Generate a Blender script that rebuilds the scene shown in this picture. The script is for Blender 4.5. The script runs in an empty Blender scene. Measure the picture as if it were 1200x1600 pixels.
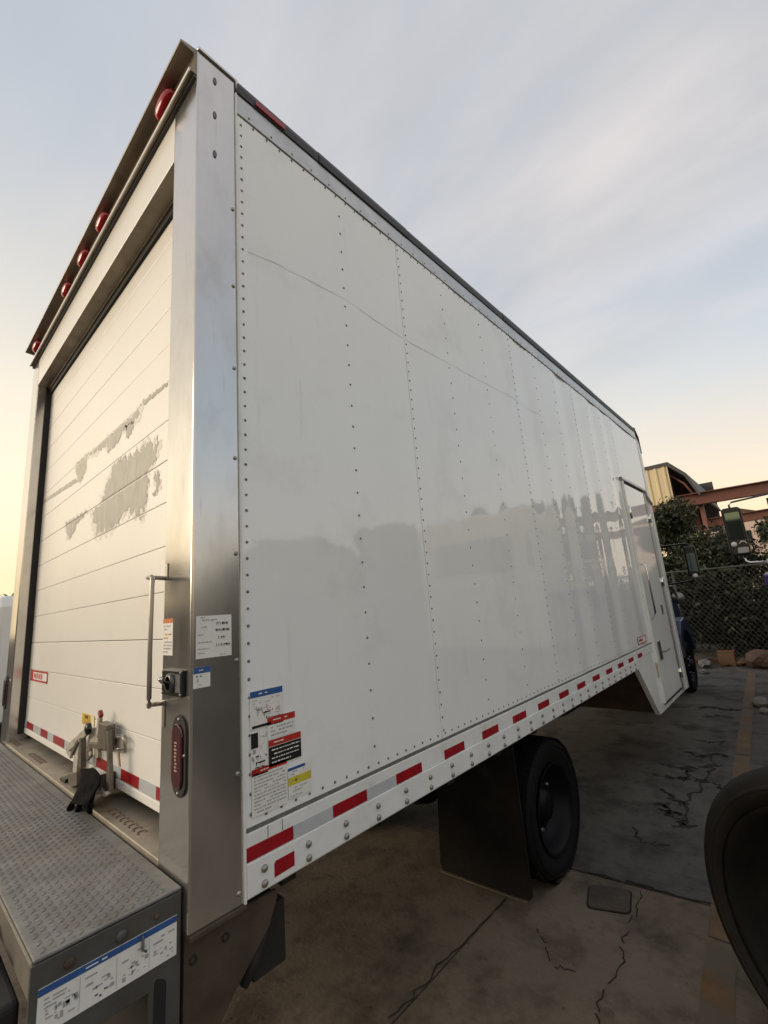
import bpy, bmesh, math, random
import numpy as np
from mathutils import Vector, Matrix
random.seed(7); rng = np.random.default_rng(7)
S = bpy.context.scene
COL = S.collection
G = 0.04                      # ground level

# ------------------------------------------------------------------ camera
cd = bpy.data.cameras.new("camera"); cam = bpy.data.objects.new("camera", cd); COL.objects.link(cam)
cd.sensor_fit = 'VERTICAL'; cd.sensor_height = 24.0; cd.sensor_width = 18.0
cd.lens = 24.0 * 702.0 / 1600.0
cd.clip_start = 0.02; cd.clip_end = 2000
r_ = Vector((0.73277724, 0.67609157, -0.0770565)); u_ = Vector((0.1950133, -0.10016304, 0.97567268)); f_ = Vector((-0.65192586, 0.72997778, 0.20524404))
M = Matrix((r_, u_, -f_)).transposed().to_4x4(); M.translation = Vector((1.2123, -0.5555, 1.7197))
cam.matrix_world = M
S.camera = cam

# ------------------------------------------------------------------ sky, sun, exposure
SUN_AZ, SUN_EL = math.radians(136), math.radians(13)      # azimuth counter-clockwise from +y
W = bpy.data.worlds.new("World"); S.world = W; W.use_nodes = True
nt = W.node_tree; nt.nodes.clear(); N = nt.nodes.new; L = nt.links.new
def mth(op, a, b=None, clamp=False):
    n = N('ShaderNodeMath'); n.operation = op; n.use_clamp = clamp
    for i, v in enumerate((a, b)):
        if v is None: continue
        if isinstance(v, (int, float)): n.inputs[i].default_value = v
        else: L(v, n.inputs[i])
    return n.outputs[0]
def wmix(f, a, b):
    n = N('ShaderNodeMix'); n.data_type = 'RGBA'
    for s, v in ((0, f), (6, a), (7, b)):
        if isinstance(v, (int, float)): n.inputs[s].default_value = v
        elif isinstance(v, tuple): n.inputs[s].default_value = (*v, 1)
        else: L(v, n.inputs[s])
    return n.outputs[2]
tc = N('ShaderNodeTexCoord'); sx = N('ShaderNodeSeparateXYZ'); L(tc.outputs['Generated'], sx.inputs[0])
X, Y, Z = sx.outputs
zc = mth('MAXIMUM', Z, 0.0)
den = mth('ADD', zc, 0.22)
cx = N('ShaderNodeCombineXYZ'); L(mth('DIVIDE', X, den), cx.inputs[0]); L(mth('DIVIDE', Y, den), cx.inputs[1])
mp = N('ShaderNodeMapping'); L(cx.outputs[0], mp.inputs[0]); mp.inputs['Rotation'].default_value = (0, 0, math.radians(25)); mp.inputs['Scale'].default_value = (0.8, 1.9, 1); mp.inputs['Location'].default_value = (0.9, 0.35, 0)
nz = N('ShaderNodeTexNoise'); L(mp.outputs[0], nz.inputs[0]); nz.inputs['Scale'].default_value = 0.75; nz.inputs['Detail'].default_value = 6; nz.inputs['Roughness'].default_value = 0.52; nz.inputs['Distortion'].default_value = 0.25
cr = N('ShaderNodeMapRange'); cr.interpolation_type = 'SMOOTHSTEP'; L(nz.outputs[0], cr.inputs[0]); cr.inputs[1].default_value = 0.34; cr.inputs[2].default_value = 0.62
nz2 = N('ShaderNodeTexNoise'); L(mp.outputs[0], nz2.inputs[0]); nz2.inputs['Scale'].default_value = 1.7; nz2.inputs['Detail'].default_value = 5
cr2 = N('ShaderNodeMapRange'); cr2.interpolation_type = 'SMOOTHSTEP'; L(nz2.outputs[0], cr2.inputs[0]); cr2.inputs[1].default_value = 0.32; cr2.inputs[2].default_value = 0.7
clear = wmix(mth('POWER', mth('SUBTRACT', 1.0, zc), 2.0), (0.50, 0.56, 0.64), (0.69, 0.89, 1.05))
cloud = wmix(cr2.outputs[0], (0.56, 0.56, 0.575), (0.80, 0.745, 0.735))
lc_ = N('ShaderNodeMapRange'); lc_.interpolation_type = 'SMOOTHSTEP'; L(zc, lc_.inputs[0]); lc_.inputs[1].default_value = 0.30; lc_.inputs[2].default_value = 0.68; lc_.inputs[3].default_value = 0.32; lc_.inputs[4].default_value = 1.0
skyc = wmix(mth('MULTIPLY', mth('ADD', mth('MULTIPLY', cr.outputs[0], 0.72), 0.20), lc_.outputs[0]), clear, cloud)
# warm light of the low sun along the horizon, strongest towards the sun
sd = (-math.sin(SUN_AZ), math.cos(SUN_AZ))
toward = mth('ADD', mth('MULTIPLY', X, sd[0]), mth('MULTIPLY', Y, sd[1]))
tw = mth('MULTIPLY', mth('ADD', toward, 1.0), 0.5, True)
hb_ = N('ShaderNodeMapRange'); hb_.interpolation_type = 'SMOOTHSTEP'; L(zc, hb_.inputs[0]); hb_.inputs[1].default_value = 0.05; L(mth('ADD', mth('MULTIPLY', tw, 0.60), 0.41), hb_.inputs[2]); hb_.inputs[3].default_value = 1.0; hb_.inputs[4].default_value = 0.0
ex = hb_.outputs[0]
am_ = N('ShaderNodeMapRange'); am_.interpolation_type = 'SMOOTHSTEP'; L(tw, am_.inputs[0]); am_.inputs[1].default_value = 0.03; am_.inputs[2].default_value = 0.16; am_.inputs[3].default_value = 0.6; am_.inputs[4].default_value = 1.0
band = mth('MULTIPLY', ex, am_.outputs[0], True)
warm = wmix(tw, (1.08, 0.87, 0.62), (1.28, 1.08, 0.75))
lg_ = N('ShaderNodeMapRange'); lg_.interpolation_type = 'SMOOTHSTEP'; L(zc, lg_.inputs[0]); lg_.inputs[1].default_value = 0.06; lg_.inputs[2].default_value = 0.24; lg_.inputs[3].default_value = 1.0; lg_.inputs[4].default_value = 0.0
warm = wmix(mth('MULTIPLY', lg_.outputs[0], 0.8), warm, (1.20, 0.90, 0.52))
skyc = wmix(band, skyc, warm)
bg = N('ShaderNodeBackground'); L(skyc, bg.inputs[0]); bg.inputs[1].default_value = 1.0
ns = N('ShaderNodeTexSky'); ns.sky_type = 'NISHITA'; ns.sun_disc = False; ns.sun_elevation = SUN_EL; ns.sun_rotation = -SUN_AZ; ns.dust_density = 2.0
bg2 = N('ShaderNodeBackground'); L(ns.outputs[0], bg2.inputs[0]); bg2.inputs[1].default_value = 0.06
mx = N('ShaderNodeMixShader'); mx.inputs[0].default_value = 0.88; L(bg2.outputs[0], mx.inputs[1]); L(bg.outputs[0], mx.inputs[2])
wo = N('ShaderNodeOutputWorld'); L(mx.outputs[0], wo.inputs[0])

sl = bpy.data.lights.new("sun", 'SUN'); so = bpy.data.objects.new("sun", sl); COL.objects.link(so)
sl.energy = 2.0; sl.angle = math.radians(30); sl.color = (1.0, 0.84, 0.63)
sv = Vector((-math.sin(SUN_AZ) * math.cos(SUN_EL), math.cos(SUN_AZ) * math.cos(SUN_EL), math.sin(SUN_EL)))
so.rotation_euler = sv.to_track_quat('Z', 'Y').to_euler()
so.location = (-10, -20, 12)
S.view_settings.view_transform = 'Standard'; S.view_settings.look = 'None'
S.view_settings.exposure = 0.16; S.view_settings.gamma = 1.0; S.view_settings.use_curve_mapping = False

# ------------------------------------------------------------------ materials
MATS = {}
def mat(name, col, rough=0.5, metal=0.0, spec=0.5, var=0.0, vscale=3.0, col2=None, stretch=(1, 1, 1), bump=0.0, bscale=60.0, rvar=0.0, coat=0.0, space='Object', detail=6):
    if name in MATS: return MATS[name]
    m = bpy.data.materials.new(name); m.use_nodes = True
    t = m.node_tree; b = t.nodes['Principled BSDF']
    b.inputs['Base Color'].default_value = (*col, 1); b.inputs['Roughness'].default_value = rough
    b.inputs['Metallic'].default_value = metal; b.inputs['Specular IOR Level'].default_value = spec
    if coat: b.inputs['Coat Weight'].default_value = coat; b.inputs['Coat Roughness'].default_value = 0.08
    n = t.nodes.new; l = t.links.new
    if var or bump or rvar or col2:
        c = n('ShaderNodeTexCoord'); mpn = n('ShaderNodeMapping'); l(c.outputs[space], mpn.inputs[0]); mpn.inputs['Scale'].default_value = stretch
    if var or rvar or col2:
        nn = n('ShaderNodeTexNoise'); l(mpn.outputs[0], nn.inputs[0]); nn.inputs['Scale'].default_value = vscale; nn.inputs['Detail'].default_value = detail; nn.inputs['Roughness'].default_value = 0.62
        mr = n('ShaderNodeMapRange'); l(nn.outputs[0], mr.inputs[0]); mr.inputs[1].default_value = 0.35; mr.inputs[2].default_value = 0.68
        if var or col2:
            mixn = n('ShaderNodeMix'); mixn.data_type = 'RGBA'; l(mr.outputs[0], mixn.inputs[0])
            c2 = col2 if col2 else tuple(x * (1 - var) for x in col)
            mixn.inputs[6].default_value = (*col, 1); mixn.inputs[7].default_value = (*c2, 1)
            l(mixn.outputs[2], b.inputs['Base Color'])
        if rvar:
            m2 = n('ShaderNodeMapRange'); l(nn.outputs[0], m2.inputs[0]); m2.inputs[1].default_value = 0.3; m2.inputs[2].default_value = 0.7
            m2.inputs[3].default_value = rough; m2.inputs[4].default_value = rough + rvar; l(m2.outputs[0], b.inputs['Roughness'])
    if bump:
        bn = n('ShaderNodeTexNoise'); l(mpn.outputs[0], bn.inputs[0]); bn.inputs['Scale'].default_value = bscale; bn.inputs['Detail'].default_value = 4
        bb = n('ShaderNodeBump'); bb.inputs['Strength'].default_value = bump; bb.inputs['Distance'].default_value = 0.01; l(bn.outputs[0], bb.inputs['Height']); l(bb.outputs[0], b.inputs['Normal'])
    MATS[name] = m
    return m

def grime(m, col, scale, lo, hi, amount, stretch=(1, 1, 1), space='Object', rough=None):
    """lay a second, patchy dirt over a material's colour"""
    t = m.node_tree; b = t.nodes['Principled BSDF']; n = t.nodes.new; l = t.links.new
    c = n('ShaderNodeTexCoord'); mpn = n('ShaderNodeMapping'); l(c.outputs[space], mpn.inputs[0]); mpn.inputs['Scale'].default_value = stretch
    nn = n('ShaderNodeTexNoise'); l(mpn.outputs[0], nn.inputs[0]); nn.inputs['Scale'].default_value = scale; nn.inputs['Detail'].default_value = 8; nn.inputs['Roughness'].default_value = 0.65
    mr = n('ShaderNodeMapRange'); l(nn.outputs[0], mr.inputs[0]); mr.inputs[1].default_value = lo; mr.inputs[2].default_value = hi; mr.inputs[4].default_value = amount
    mixn = n('ShaderNodeMix'); mixn.data_type = 'RGBA'; l(mr.outputs[0], mixn.inputs[0])
    src = b.inputs['Base Color']
    if src.is_linked: l(src.links[0].from_socket, mixn.inputs[6])
    else: mixn.inputs[6].default_value = src.default_value
    mixn.inputs[7].default_value = (*col, 1)
    l(mixn.outputs[2], src)
    return m

white = mat('white_panel_paint', (0.885, 0.915, 0.915), 0.03, spec=0.85, var=0.04, vscale=1.3, stretch=(1, 1, 0.35), rvar=0.03)
grime(white, (0.50, 0.50, 0.48), 2.6, 0.54, 0.78, 0.36)
grime(white, (0.40, 0.39, 0.36), 7.0, 0.60, 0.82, 0.34, (1, 3, 0.25))
rail_white = mat('white_rail_paint', (0.81, 0.84, 0.83), 0.3, var=0.12, vscale=6, bump=0.02, bscale=30)
grime(rail_white, (0.35, 0.31, 0.26), 9, 0.58, 0.8, 0.5)
door_paint = mat('cream_door_paint', (0.85, 0.835, 0.80), 0.32, var=0.05, vscale=2)
grime(door_paint, (0.5, 0.46, 0.38), 5, 0.62, 0.85, 0.3)
steel = mat('stainless_steel', (0.62, 0.605, 0.585), 0.13, metal=0.88, var=0.07, vscale=4, stretch=(2, 2, 0.5), rvar=0.08)
grime(steel, (0.36, 0.33, 0.28), 5, 0.50, 0.76, 0.42, (1, 1, .6))
grime(steel, (0.30, 0.28, 0.25), 38, 0.60, 0.75, 0.35, (1, 1, .12))
alu = mat('aluminium_extrusion', (0.55, 0.55, 0.54), 0.35, metal=0.75, var=0.2, vscale=9)
header_white = mat('header_paint', (0.82, 0.80, 0.77), 0.25, var=0.05)
brownmetal = mat('dirty_header_metal', (0.30, 0.25, 0.19), 0.42, metal=0.6, var=0.35, vscale=9)
darktrim = mat('dark_roof_trim', (0.045, 0.045, 0.047), 0.55, var=0.4, vscale=8)
blackgap = mat('black_rubber_and_gaps', (0.016, 0.016, 0.017), 0.75, var=0.3, vscale=20)  # black rubber, used too for the dark gap above the door
redtape = mat('red_reflective_tape', (0.36, 0.012, 0.02), 0.3, var=0.25, vscale=25)
silvertape = mat('silver_reflective_tape', (0.52, 0.55, 0.58), 0.3, var=0.12, vscale=18)
rivet_m = mat('rivet_metal', (0.21, 0.21, 0.205), 0.55, metal=0.4, var=0.4, vscale=200)
bolt_m = mat('bolt_metal', (0.42, 0.40, 0.37), 0.4, metal=0.7, var=0.45, vscale=60)
redlens = mat('red_lens', (0.36, 0.008, 0.018), 0.16, spec=0.5, coat=0.0, var=0.3, vscale=30)
darkred = mat('dark_red_lens', (0.055, 0.008, 0.014), 0.14, spec=0.7, coat=0.5)
tread = mat('galvanised_tread_plate', (0.235, 0.235, 0.232), 0.6, metal=0.3, var=0.35, vscale=14, bump=0.08, bscale=120)
grime(tread, (0.13, 0.105, 0.08), 6, 0.5, 0.75, 0.6)
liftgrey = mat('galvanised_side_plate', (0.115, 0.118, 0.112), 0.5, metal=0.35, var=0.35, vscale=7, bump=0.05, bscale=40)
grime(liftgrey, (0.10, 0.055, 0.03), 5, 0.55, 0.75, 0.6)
silldirt = mat('worn_sill_metal', (0.40, 0.36, 0.30), 0.5, metal=0.5, var=0.3, vscale=12)
grime(silldirt, (0.22, 0.13, 0.07), 11, 0.55, 0.75, 0.6)
rust = mat('rusty_brown_steel', (0.10, 0.072, 0.05), 0.75, metal=0.2, var=0.45, vscale=7, bump=0.15, bscale=30)
grime(rust, (0.035, 0.028, 0.022), 4, 0.5, 0.72, 0.7)
under = mat('underbody_black', (0.018, 0.015, 0.013), 0.8, var=0.4, vscale=5)
flapm = mat('mud_flap_rubber', (0.017, 0.0145, 0.012), 0.75, spec=0.2, var=0.4, vscale=4, bump=0.05, bscale=15)
grime(flapm, (0.038, 0.03, 0.022), 5, 0.5, 0.75, 0.5)
tyre_m = mat('tyre_rubber', (0.008, 0.008, 0.009), 0.75, spec=0.2, var=0.35, vscale=12, bump=0.05, bscale=50)
tyre_d = mat('dusty_tyre_rubber', (0.032, 0.028, 0.024), 0.8, spec=0.2, var=0.35, vscale=9, bump=0.06, bscale=50)
rim_m = mat('black_wheel_rim', (0.005, 0.005, 0.007), 0.5, spec=0.2, var=0.3, vscale=12)
rim_w = mat('grey_wheel_rim', (0.014, 0.012, 0.011), 0.7, spec=0.2, var=0.4, vscale=9)
nut_m = mat('wheel_nut_steel', (0.22, 0.22, 0.23), 0.35, metal=0.8)
label_w = mat('label_white', (0.80, 0.80, 0.78), 0.45, var=0.08, vscale=30)
l_blue = mat('label_blue', (0.035, 0.11, 0.33), 0.4, var=0.2, vscale=60)
l_red = mat('label_red', (0.50, 0.035, 0.025), 0.4, var=0.2, vscale=60)
l_orange = mat('label_orange', (0.60, 0.16, 0.03), 0.4)
l_black = mat('label_black', (0.015, 0.015, 0.015), 0.4)
l_grey = mat('label_grey_print', (0.36, 0.37, 0.38), 0.5)
l_yellow = mat('label_yellow', (0.62, 0.55, 0.05), 0.4, var=0.15, vscale=40)
l_amber = mat('label_amber', (0.65, 0.40, 0.035), 0.4, var=0.25, vscale=40)
peel = mat('peeled_paint_grey', (0.43, 0.415, 0.375), 0.55, var=0.28, vscale=26, stretch=(1, 1, .4))
residue = mat('glue_residue', (0.74, 0.72, 0.67), 0.5, var=0.14, vscale=30)
blackplastic = mat('black_plastic', (0.012, 0.012, 0.013), 0.3, var=0.3, vscale=10)
blackcloth = mat('black_cloth', (0.006, 0.006, 0.007), 0.95, spec=0.1, var=0.4, vscale=20, bump=0.3, bscale=60)
navy = mat('navy_cab_paint', (0.018, 0.03, 0.075), 0.3, coat=0.3, var=0.2, vscale=4)
purple = mat('purple_cab_paint', (0.085, 0.05, 0.20), 0.35, coat=0.2, var=0.15, vscale=4)
cabcream = mat('cream_cab_paint', (0.62, 0.58, 0.50), 0.35, var=0.1)
glass = mat('dark_glass', (0.02, 0.026, 0.026), 0.05, spec=0.8)
mirrorglass = mat('mirror_glass', (0.12, 0.16, 0.15), 0.04, metal=1.0)
chrome = mat('chrome', (0.75, 0.75, 0.74), 0.12, metal=1.0)
whitelens = mat('white_lamp_lens', (0.80, 0.80, 0.78), 0.15, spec=0.7)
amberlens = mat('amber_lens', (0.6, 0.22, 0.02), 0.15, spec=0.7)
tanmetal = mat('tan_corrugated_sheet', (0.56, 0.47, 0.30), 0.5, var=0.15, vscale=1.5, stretch=(1, 1, 0.2))
redsteel = mat('red_oxide_steel', (0.19, 0.075, 0.055), 0.6, var=0.35, vscale=2, stretch=(1, 1, 1))
shedroof = mat('dark_shed_sheet', (0.05, 0.05, 0.055), 0.6, var=0.3, vscale=2)
wire = mat('chain_link_wire', (0.055, 0.053, 0.048), 0.6, metal=0.3)
postm = mat('galvanised_post', (0.05, 0.05, 0.048), 0.6, metal=0.3)
bark = mat('tree_bark', (0.07, 0.05, 0.036), 0.9, var=0.4, vscale=6, bump=0.4, bscale=14)
leafA = mat('leaf_green', (0.030, 0.045, 0.014), 0.6, var=0.55, vscale=1.3)
leafB = mat('leaf_dark_green', (0.016, 0.026, 0.011), 0.6, var=0.5, vscale=1.1)
leafD = mat('leaf_shaded_green', (0.008, 0.013, 0.007), 0.7, spec=0.2, var=0.5, vscale=1.1)  # hedge green with the shade behind the fence put into the colour
leafC = mat('leaf_yellow_green', (0.07, 0.065, 0.02), 0.6, var=0.5, vscale=1.5)
boxm = mat('cardboard', (0.15, 0.085, 0.045), 0.8, var=0.25, vscale=6)
paperm = mat('crumpled_paper', (0.25, 0.22, 0.20), 0.8, var=0.3, vscale=8)
litterm = mat('dry_litter', (0.14, 0.08, 0.045), 0.85, var=0.6, vscale=9)
brickm = mat('rubble_brown', (0.11, 0.065, 0.048), 0.85, var=0.45, vscale=7)
wallm = mat('grey_block_wall', (0.22, 0.20, 0.18), 0.8, var=0.2, vscale=2)
whitevan = mat('white_van_paint', (0.72, 0.73, 0.72), 0.25, var=0.06, coat=0.3)

def concrete(name, c1, c2, stain, seed):
    m = mat(name, c1, 0.9, spec=0.2, col2=c2, vscale=0.9, bump=0.30, bscale=45, space='Object', detail=10)
    t = m.node_tree
    for nd in t.nodes:
        if nd.type == 'MAPPING': nd.inputs['Location'].default_value = (seed, seed * 0.7, 0)
    grime(m, stain, 2.6, 0.48, 0.66, 0.85)
    grime(m, stain, 9, 0.52, 0.70, 0.6)
    grime(m, tuple(x * 1.7 for x in c1), 26, 0.60, 0.75, 0.35)
    grime(m, tuple(x * 0.35 for x in c1), 55, 0.62, 0.72, 0.5)
    return m
con_brown = concrete('dirty_brown_concrete', (0.195, 0.155, 0.118), (0.135, 0.107, 0.081), (0.062, 0.049, 0.038), 3.1)
con_grey = concrete('dirty_grey_concrete', (0.125, 0.116, 0.104), (0.085, 0.079, 0.071), (0.038, 0.034, 0.031), 8.4)
con_dark = mat('joint_dirt', (0.016, 0.014, 0.012), 0.95, spec=0.1)
asphalt = concrete('old_asphalt', (0.050, 0.048, 0.045), (0.038, 0.036, 0.034), (0.03, 0.028, 0.026), 5.0)
tar = mat('tar', (0.040, 0.036, 0.033), 0.95, spec=0.08, var=0.3, vscale=12)
yellowp = mat('worn_yellow_paint', (0.21, 0.125, 0.06), 0.85, spec=0.2, var=0.5, vscale=5)
grime(yellowp, (0.12, 0.10, 0.08), 6, 0.36, 0.56, 0.95)
patchm = concrete('patch_concrete', (0.125, 0.103, 0.083), (0.09, 0.075, 0.06), (0.05, 0.04, 0.032), 1.7)

# ------------------------------------------------------------------ mesh helpers
def link(name, me, parent=None):
    o = bpy.data.objects.new(name, me); COL.objects.link(o)
    if parent is not None:
        o.parent = parent; o.matrix_parent_inverse = Matrix.Translation(-parent_origin(parent))
    return o
ORIG = {}
def parent_origin(p):
    return ORIG.get(p.name, Vector((0, 0, 0)))
def obj(name, bm, m, parent=None, smooth=False, bevel=0.0, seg=2):
    me = bpy.data.meshes.new(name); bm.normal_update(); bm.to_mesh(me); bm.free()
    for x in (m if isinstance(m, (list, tuple)) else [m]): me.materials.append(x)
    if smooth:
        me.polygons.foreach_set('use_smooth', [True] * len(me.polygons))
    o = link(name, me, parent)
    if bevel:
        b = o.modifiers.new('bevel', 'BEVEL'); b.width = bevel; b.segments = seg; b.limit_method = 'ANGLE'; b.angle_limit = math.radians(40); b.harden_normals = False
    return o
def thing(name, label, cat, loc, group=None):
    o = bpy.data.objects.new(name, None); COL.objects.link(o); o.location = loc; o.empty_display_size = 0.3
    ORIG[o.name] = Vector(loc)
    o['label'] = label; o['category'] = cat
    if group: o['group'] = group
    return o
def tag(o, label, cat, group=None):
    o['label'] = label; o['category'] = cat
    if group: o['group'] = group
    return o
def BM(): return bmesh.new()
def box(bm, x0, x1, y0, y1, z0, z1, mi=0):
    vs = [bm.verts.new(p) for p in ((x0, y0, z0), (x1, y0, z0), (x1, y1, z0), (x0, y1, z0), (x0, y0, z1), (x1, y0, z1), (x1, y1, z1), (x0, y1, z1))]
    for q in ((3, 2, 1, 0), (4, 5, 6, 7), (0, 1, 5, 4), (1, 2, 6, 5), (2, 3, 7, 6), (3, 0, 4, 7)):
        bm.faces.new([vs[i] for i in q]).material_index = mi
    return bm
def frame_of(d):
    d = Vector(d).normalized(); a = Vector((0, 0, 1)) if abs(d.z) < 0.9 else Vector((1, 0, 0))
    s = d.cross(a).normalized(); return d, s, s.cross(d)
def tube(bm, pts, r, n=8, cap=True, mi=0):
    pts = [Vector(p) for p in pts]; rings = []
    rr = r if isinstance(r, (list, tuple)) else [r] * len(pts)
    for i, p in enumerate(pts):
        d = (pts[min(i + 1, len(pts) - 1)] - pts[max(i - 1, 0)])
        _, s, t = frame_of(d)
        rings.append([bm.verts.new(p + rr[i] * (math.cos(2 * math.pi * k / n) * s + math.sin(2 * math.pi * k / n) * t)) for k in range(n)])
    for a, b in zip(rings, rings[1:]):
        for k in range(n):
            f = bm.faces.new((a[k], a[(k + 1) % n], b[(k + 1) % n], b[k])); f.material_index = mi; f.smooth = True
    if cap:
        bm.faces.new(rings[0][::-1]).material_index = mi; bm.faces.new(rings[-1]).material_index = mi
    return bm
def cyl(bm, p0, p1, r, n=12, mi=0): return tube(bm, [p0, p1], r, n, True, mi)
def lathe(bm, prof, c, axis, n=40, mi=0):
    """prof: (distance along axis, radius)"""
    d, s, t = frame_of(axis); c = Vector(c); rings = []
    for a, r in prof:
        if r < 1e-6: rings.append([bm.verts.new(c + d * a)]); continue
        rings.append([bm.verts.new(c + d * a + r * (math.cos(2 * math.pi * k / n) * s + math.sin(2 * math.pi * k / n) * t)) for k in range(n)])
    for A, B in zip(rings, rings[1:]):
        for k in range(n):
            k2 = (k + 1) % n
            vs = [A[k], A[k2], B[k2], B[k]] if len(A) > 1 and len(B) > 1 else ([A[0], B[k2], B[k]] if len(A) == 1 else [A[k], A[k2], B[0]])
            f = bm.faces.new(vs); f.material_index = mi; f.smooth = True
    return bm
def prism(bm, poly, fn, a, b, mi=0):
    """poly: 2-D points; fn(u, v, w) -> point; extruded w from a to b"""
    A = [bm.verts.new(fn(u, v, a)) for u, v in poly]; B = [bm.verts.new(fn(u, v, b)) for u, v in poly]
    bm.faces.new(A[::-1]).material_index = mi; bm.faces.new(B).material_index = mi
    for i in range(len(poly)):
        j = (i + 1) % len(poly); bm.faces.new((A[i], A[j], B[j], B[i])).material_index = mi
    bmesh.ops.recalc_face_normals(bm, faces=bm.faces[:])
    return bm
YZ = lambda u, v, w: (w, u, v)
XZ = lambda u, v, w: (u, w, v)
XY = lambda u, v, w: (u, v, w)
def dome(bm, c, axis, r, h, n=6):
    lathe(bm, [(0, r), (h * 0.6, r * 0.8), (h, 0)], c, axis, n)
def quads_obj(name, V, F, m, parent=None, smooth=False):
    me = bpy.data.meshes.new(name); me.from_pydata(V, [], F)
    for x in (m if isinstance(m, (list, tuple)) else [m]): me.materials.append(x)
    if smooth: me.polygons.foreach_set('use_smooth', [True] * len(me.polygons))
    return link(name, me, parent)
def struct(o): o['kind'] = 'structure'; return o
def stuff(o): o['kind'] = 'stuff'; return o

# ------------------------------------------------------------------ ground
bm = BM()
nG = 24
box(bm, -400, 400, -300, 500, -0.5, G - 0.022)
ground = struct(obj('ground', bm, asphalt))
yl = lambda k, x: 2.51 + 0.10 * x + 3.5 * k
xl = [-8.6, -6.5, -3.6, -0.385, 2.75, 6.0, 9.0]
shade = 0
for k in range(-3, 3):
    xk = xl if k < 0 else [q for q in xl if q != -0.385]
    for a, b in zip(xk, xk[1:]):
        g = 0.005
        poly = [(a + g, yl(k, a) + g), (b - g, yl(k, b) + g), (b - g, yl(k + 1, b) - g), (a + g, yl(k + 1, a) - g)]
        bm = BM(); prism(bm, poly, XY, G - 0.10, G)
        obj('concrete_slab', bm, con_brown if k < 0 else con_grey, ground, bevel=0.004, seg=1)
bm = BM(); box(bm, -8.5, 9, -8, 12, G - 0.020, G - 0.016); obj('joint_filler', bm, con_dark, ground)

def ribbon(name, pts, w, m, z, jit=0.4, parent=ground, sub=7, thick=0.0025):
    P = []
    for (x0, y0), (x1, y1) in zip(pts, pts[1:]):
        for i in range(sub):
            t = i / sub; s = 0.02 * jit
            P.append((x0 + (x1 - x0) * t + random.gauss(0, s), y0 + (y1 - y0) * t + random.gauss(0, s)))
    P.append(pts[-1])
    bm = BM(); up = []; 
    for i, p in enumerate(P):
        q0 = Vector(P[max(0, i - 1)]); q1 = Vector(P[min(len(P) - 1, i + 1)]); d = (q1 - q0); d = d.normalized() if d.length else Vector((1, 0))
        nrm = Vector((-d.y, d.x)); ww = w * random.uniform(0.05, 1.2) * 0.17
        if i in (0, len(P) - 1): ww *= 0.3
        a = Vector(p) + nrm * ww; b = Vector(p) - nrm * ww
        up.append([bm.verts.new((a.x, a.y, z)), bm.verts.new((b.x, b.y, z)), bm.verts.new((a.x + nrm.x * .002, a.y + nrm.y * .002, z - thick)), bm.verts.new((b.x - nrm.x * .002, b.y - nrm.y * .002, z - thick))])
    for A, B in zip(up, up[1:]):
        if random.random() < .10: continue
        bm.faces.new((A[0], A[1], B[1], B[0])); bm.faces.new((A[2], A[0], B[0], B[2])); bm.faces.new((A[1], A[3], B[3], B[1]))
    return obj(name, bm, m, parent)
zt = G + 0.004
# cracks, tar-sealed
for pts, w in (
    ([(0.22, 2.25), (0.235, 2.02), (0.27, 1.9), (0.25, 1.66), (0.275, 1.51), (0.22, 1.25), (0.25, 0.9)], 0.011),
    ([(0.20, 2.47), (0.24, 2.25)], 0.006),
    ([(0.05, 1.35), (0.10, 1.22), (0.13, 1.08)], 0.012),
    ([(-0.15, 1.9), (-0.05, 1.8), (0.02, 1.7), (0.12, 1.72)], 0.006),
    ([(-0.40, 1.0), (-0.40, 1.3), (-0.385, 1.63), (-0.375, 2.0)], 0.010),
    ([(-0.26, 2.47), (0.05, 2.52), (0.30, 2.555), (0.52, 2.575), (0.9, 2.62)], 0.035),
    ([(-0.13, 2.50), (0.10, 2.53), (0.26, 2.55)], 0.06)):
    ribbon('crack', pts, w, tar, zt)
tarstain = mat('worn_tar', (0.058, 0.053, 0.048), 0.95, spec=0.1, var=0.5, vscale=14)
for pts, w in (
    ([(-0.12, 4.30), (0.02, 4.30), (0.16, 4.36), (0.31, 4.36)], 0.09),
    ([(-0.14, 4.62), (0.05, 4.60), (0.20, 4.72), (0.34, 4.84)], 0.07),
    ([(-0.02, 5.1), (0.12, 5.02), (0.28, 5.15), (0.36, 5.1)], 0.07),
    ([(0.00, 5.6), (0.14, 5.5), (0.30, 5.62)], 0.06),
    ([(0.0, 4.0), (0.08, 3.95), (0.14, 3.82), (0.24, 3.78)], 0.06),
    ([(0.02, 3.70), (0.10, 3.72), (0.15, 3.55), (0.24, 3.48), (0.30, 3.40)], 0.05),
    ([(0.06, 3.62), (0.16, 3.60), (0.22, 3.62)], 0.05),
    ([(0.27, 5.6), (0.24, 4.9), (0.28, 4.4), (0.20, 4.0), (0.26, 3.5), (0.22, 3.35)], 0.035),
    ([(0.31, 4.36), (0.42, 4.2), (0.50, 4.25)], 0.03),
    ([(-0.14, 7.10), (0.0, 7.2), (0.14, 7.05), (0.32, 7.15)], 0.12),
    ([(-0.05, 6.6), (0.1, 6.75), (0.25, 6.7)], 0.07),
    ([(0.12, 4.62), (0.14, 4.38)], 0.05),
    ([(-0.02, 3.2), (0.10, 3.05), (0.24, 3.1)], 0.02)):
    ribbon('tar_seal', pts, w * 2.0, tarstain, zt + 0.001, jit=1.0)
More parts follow.
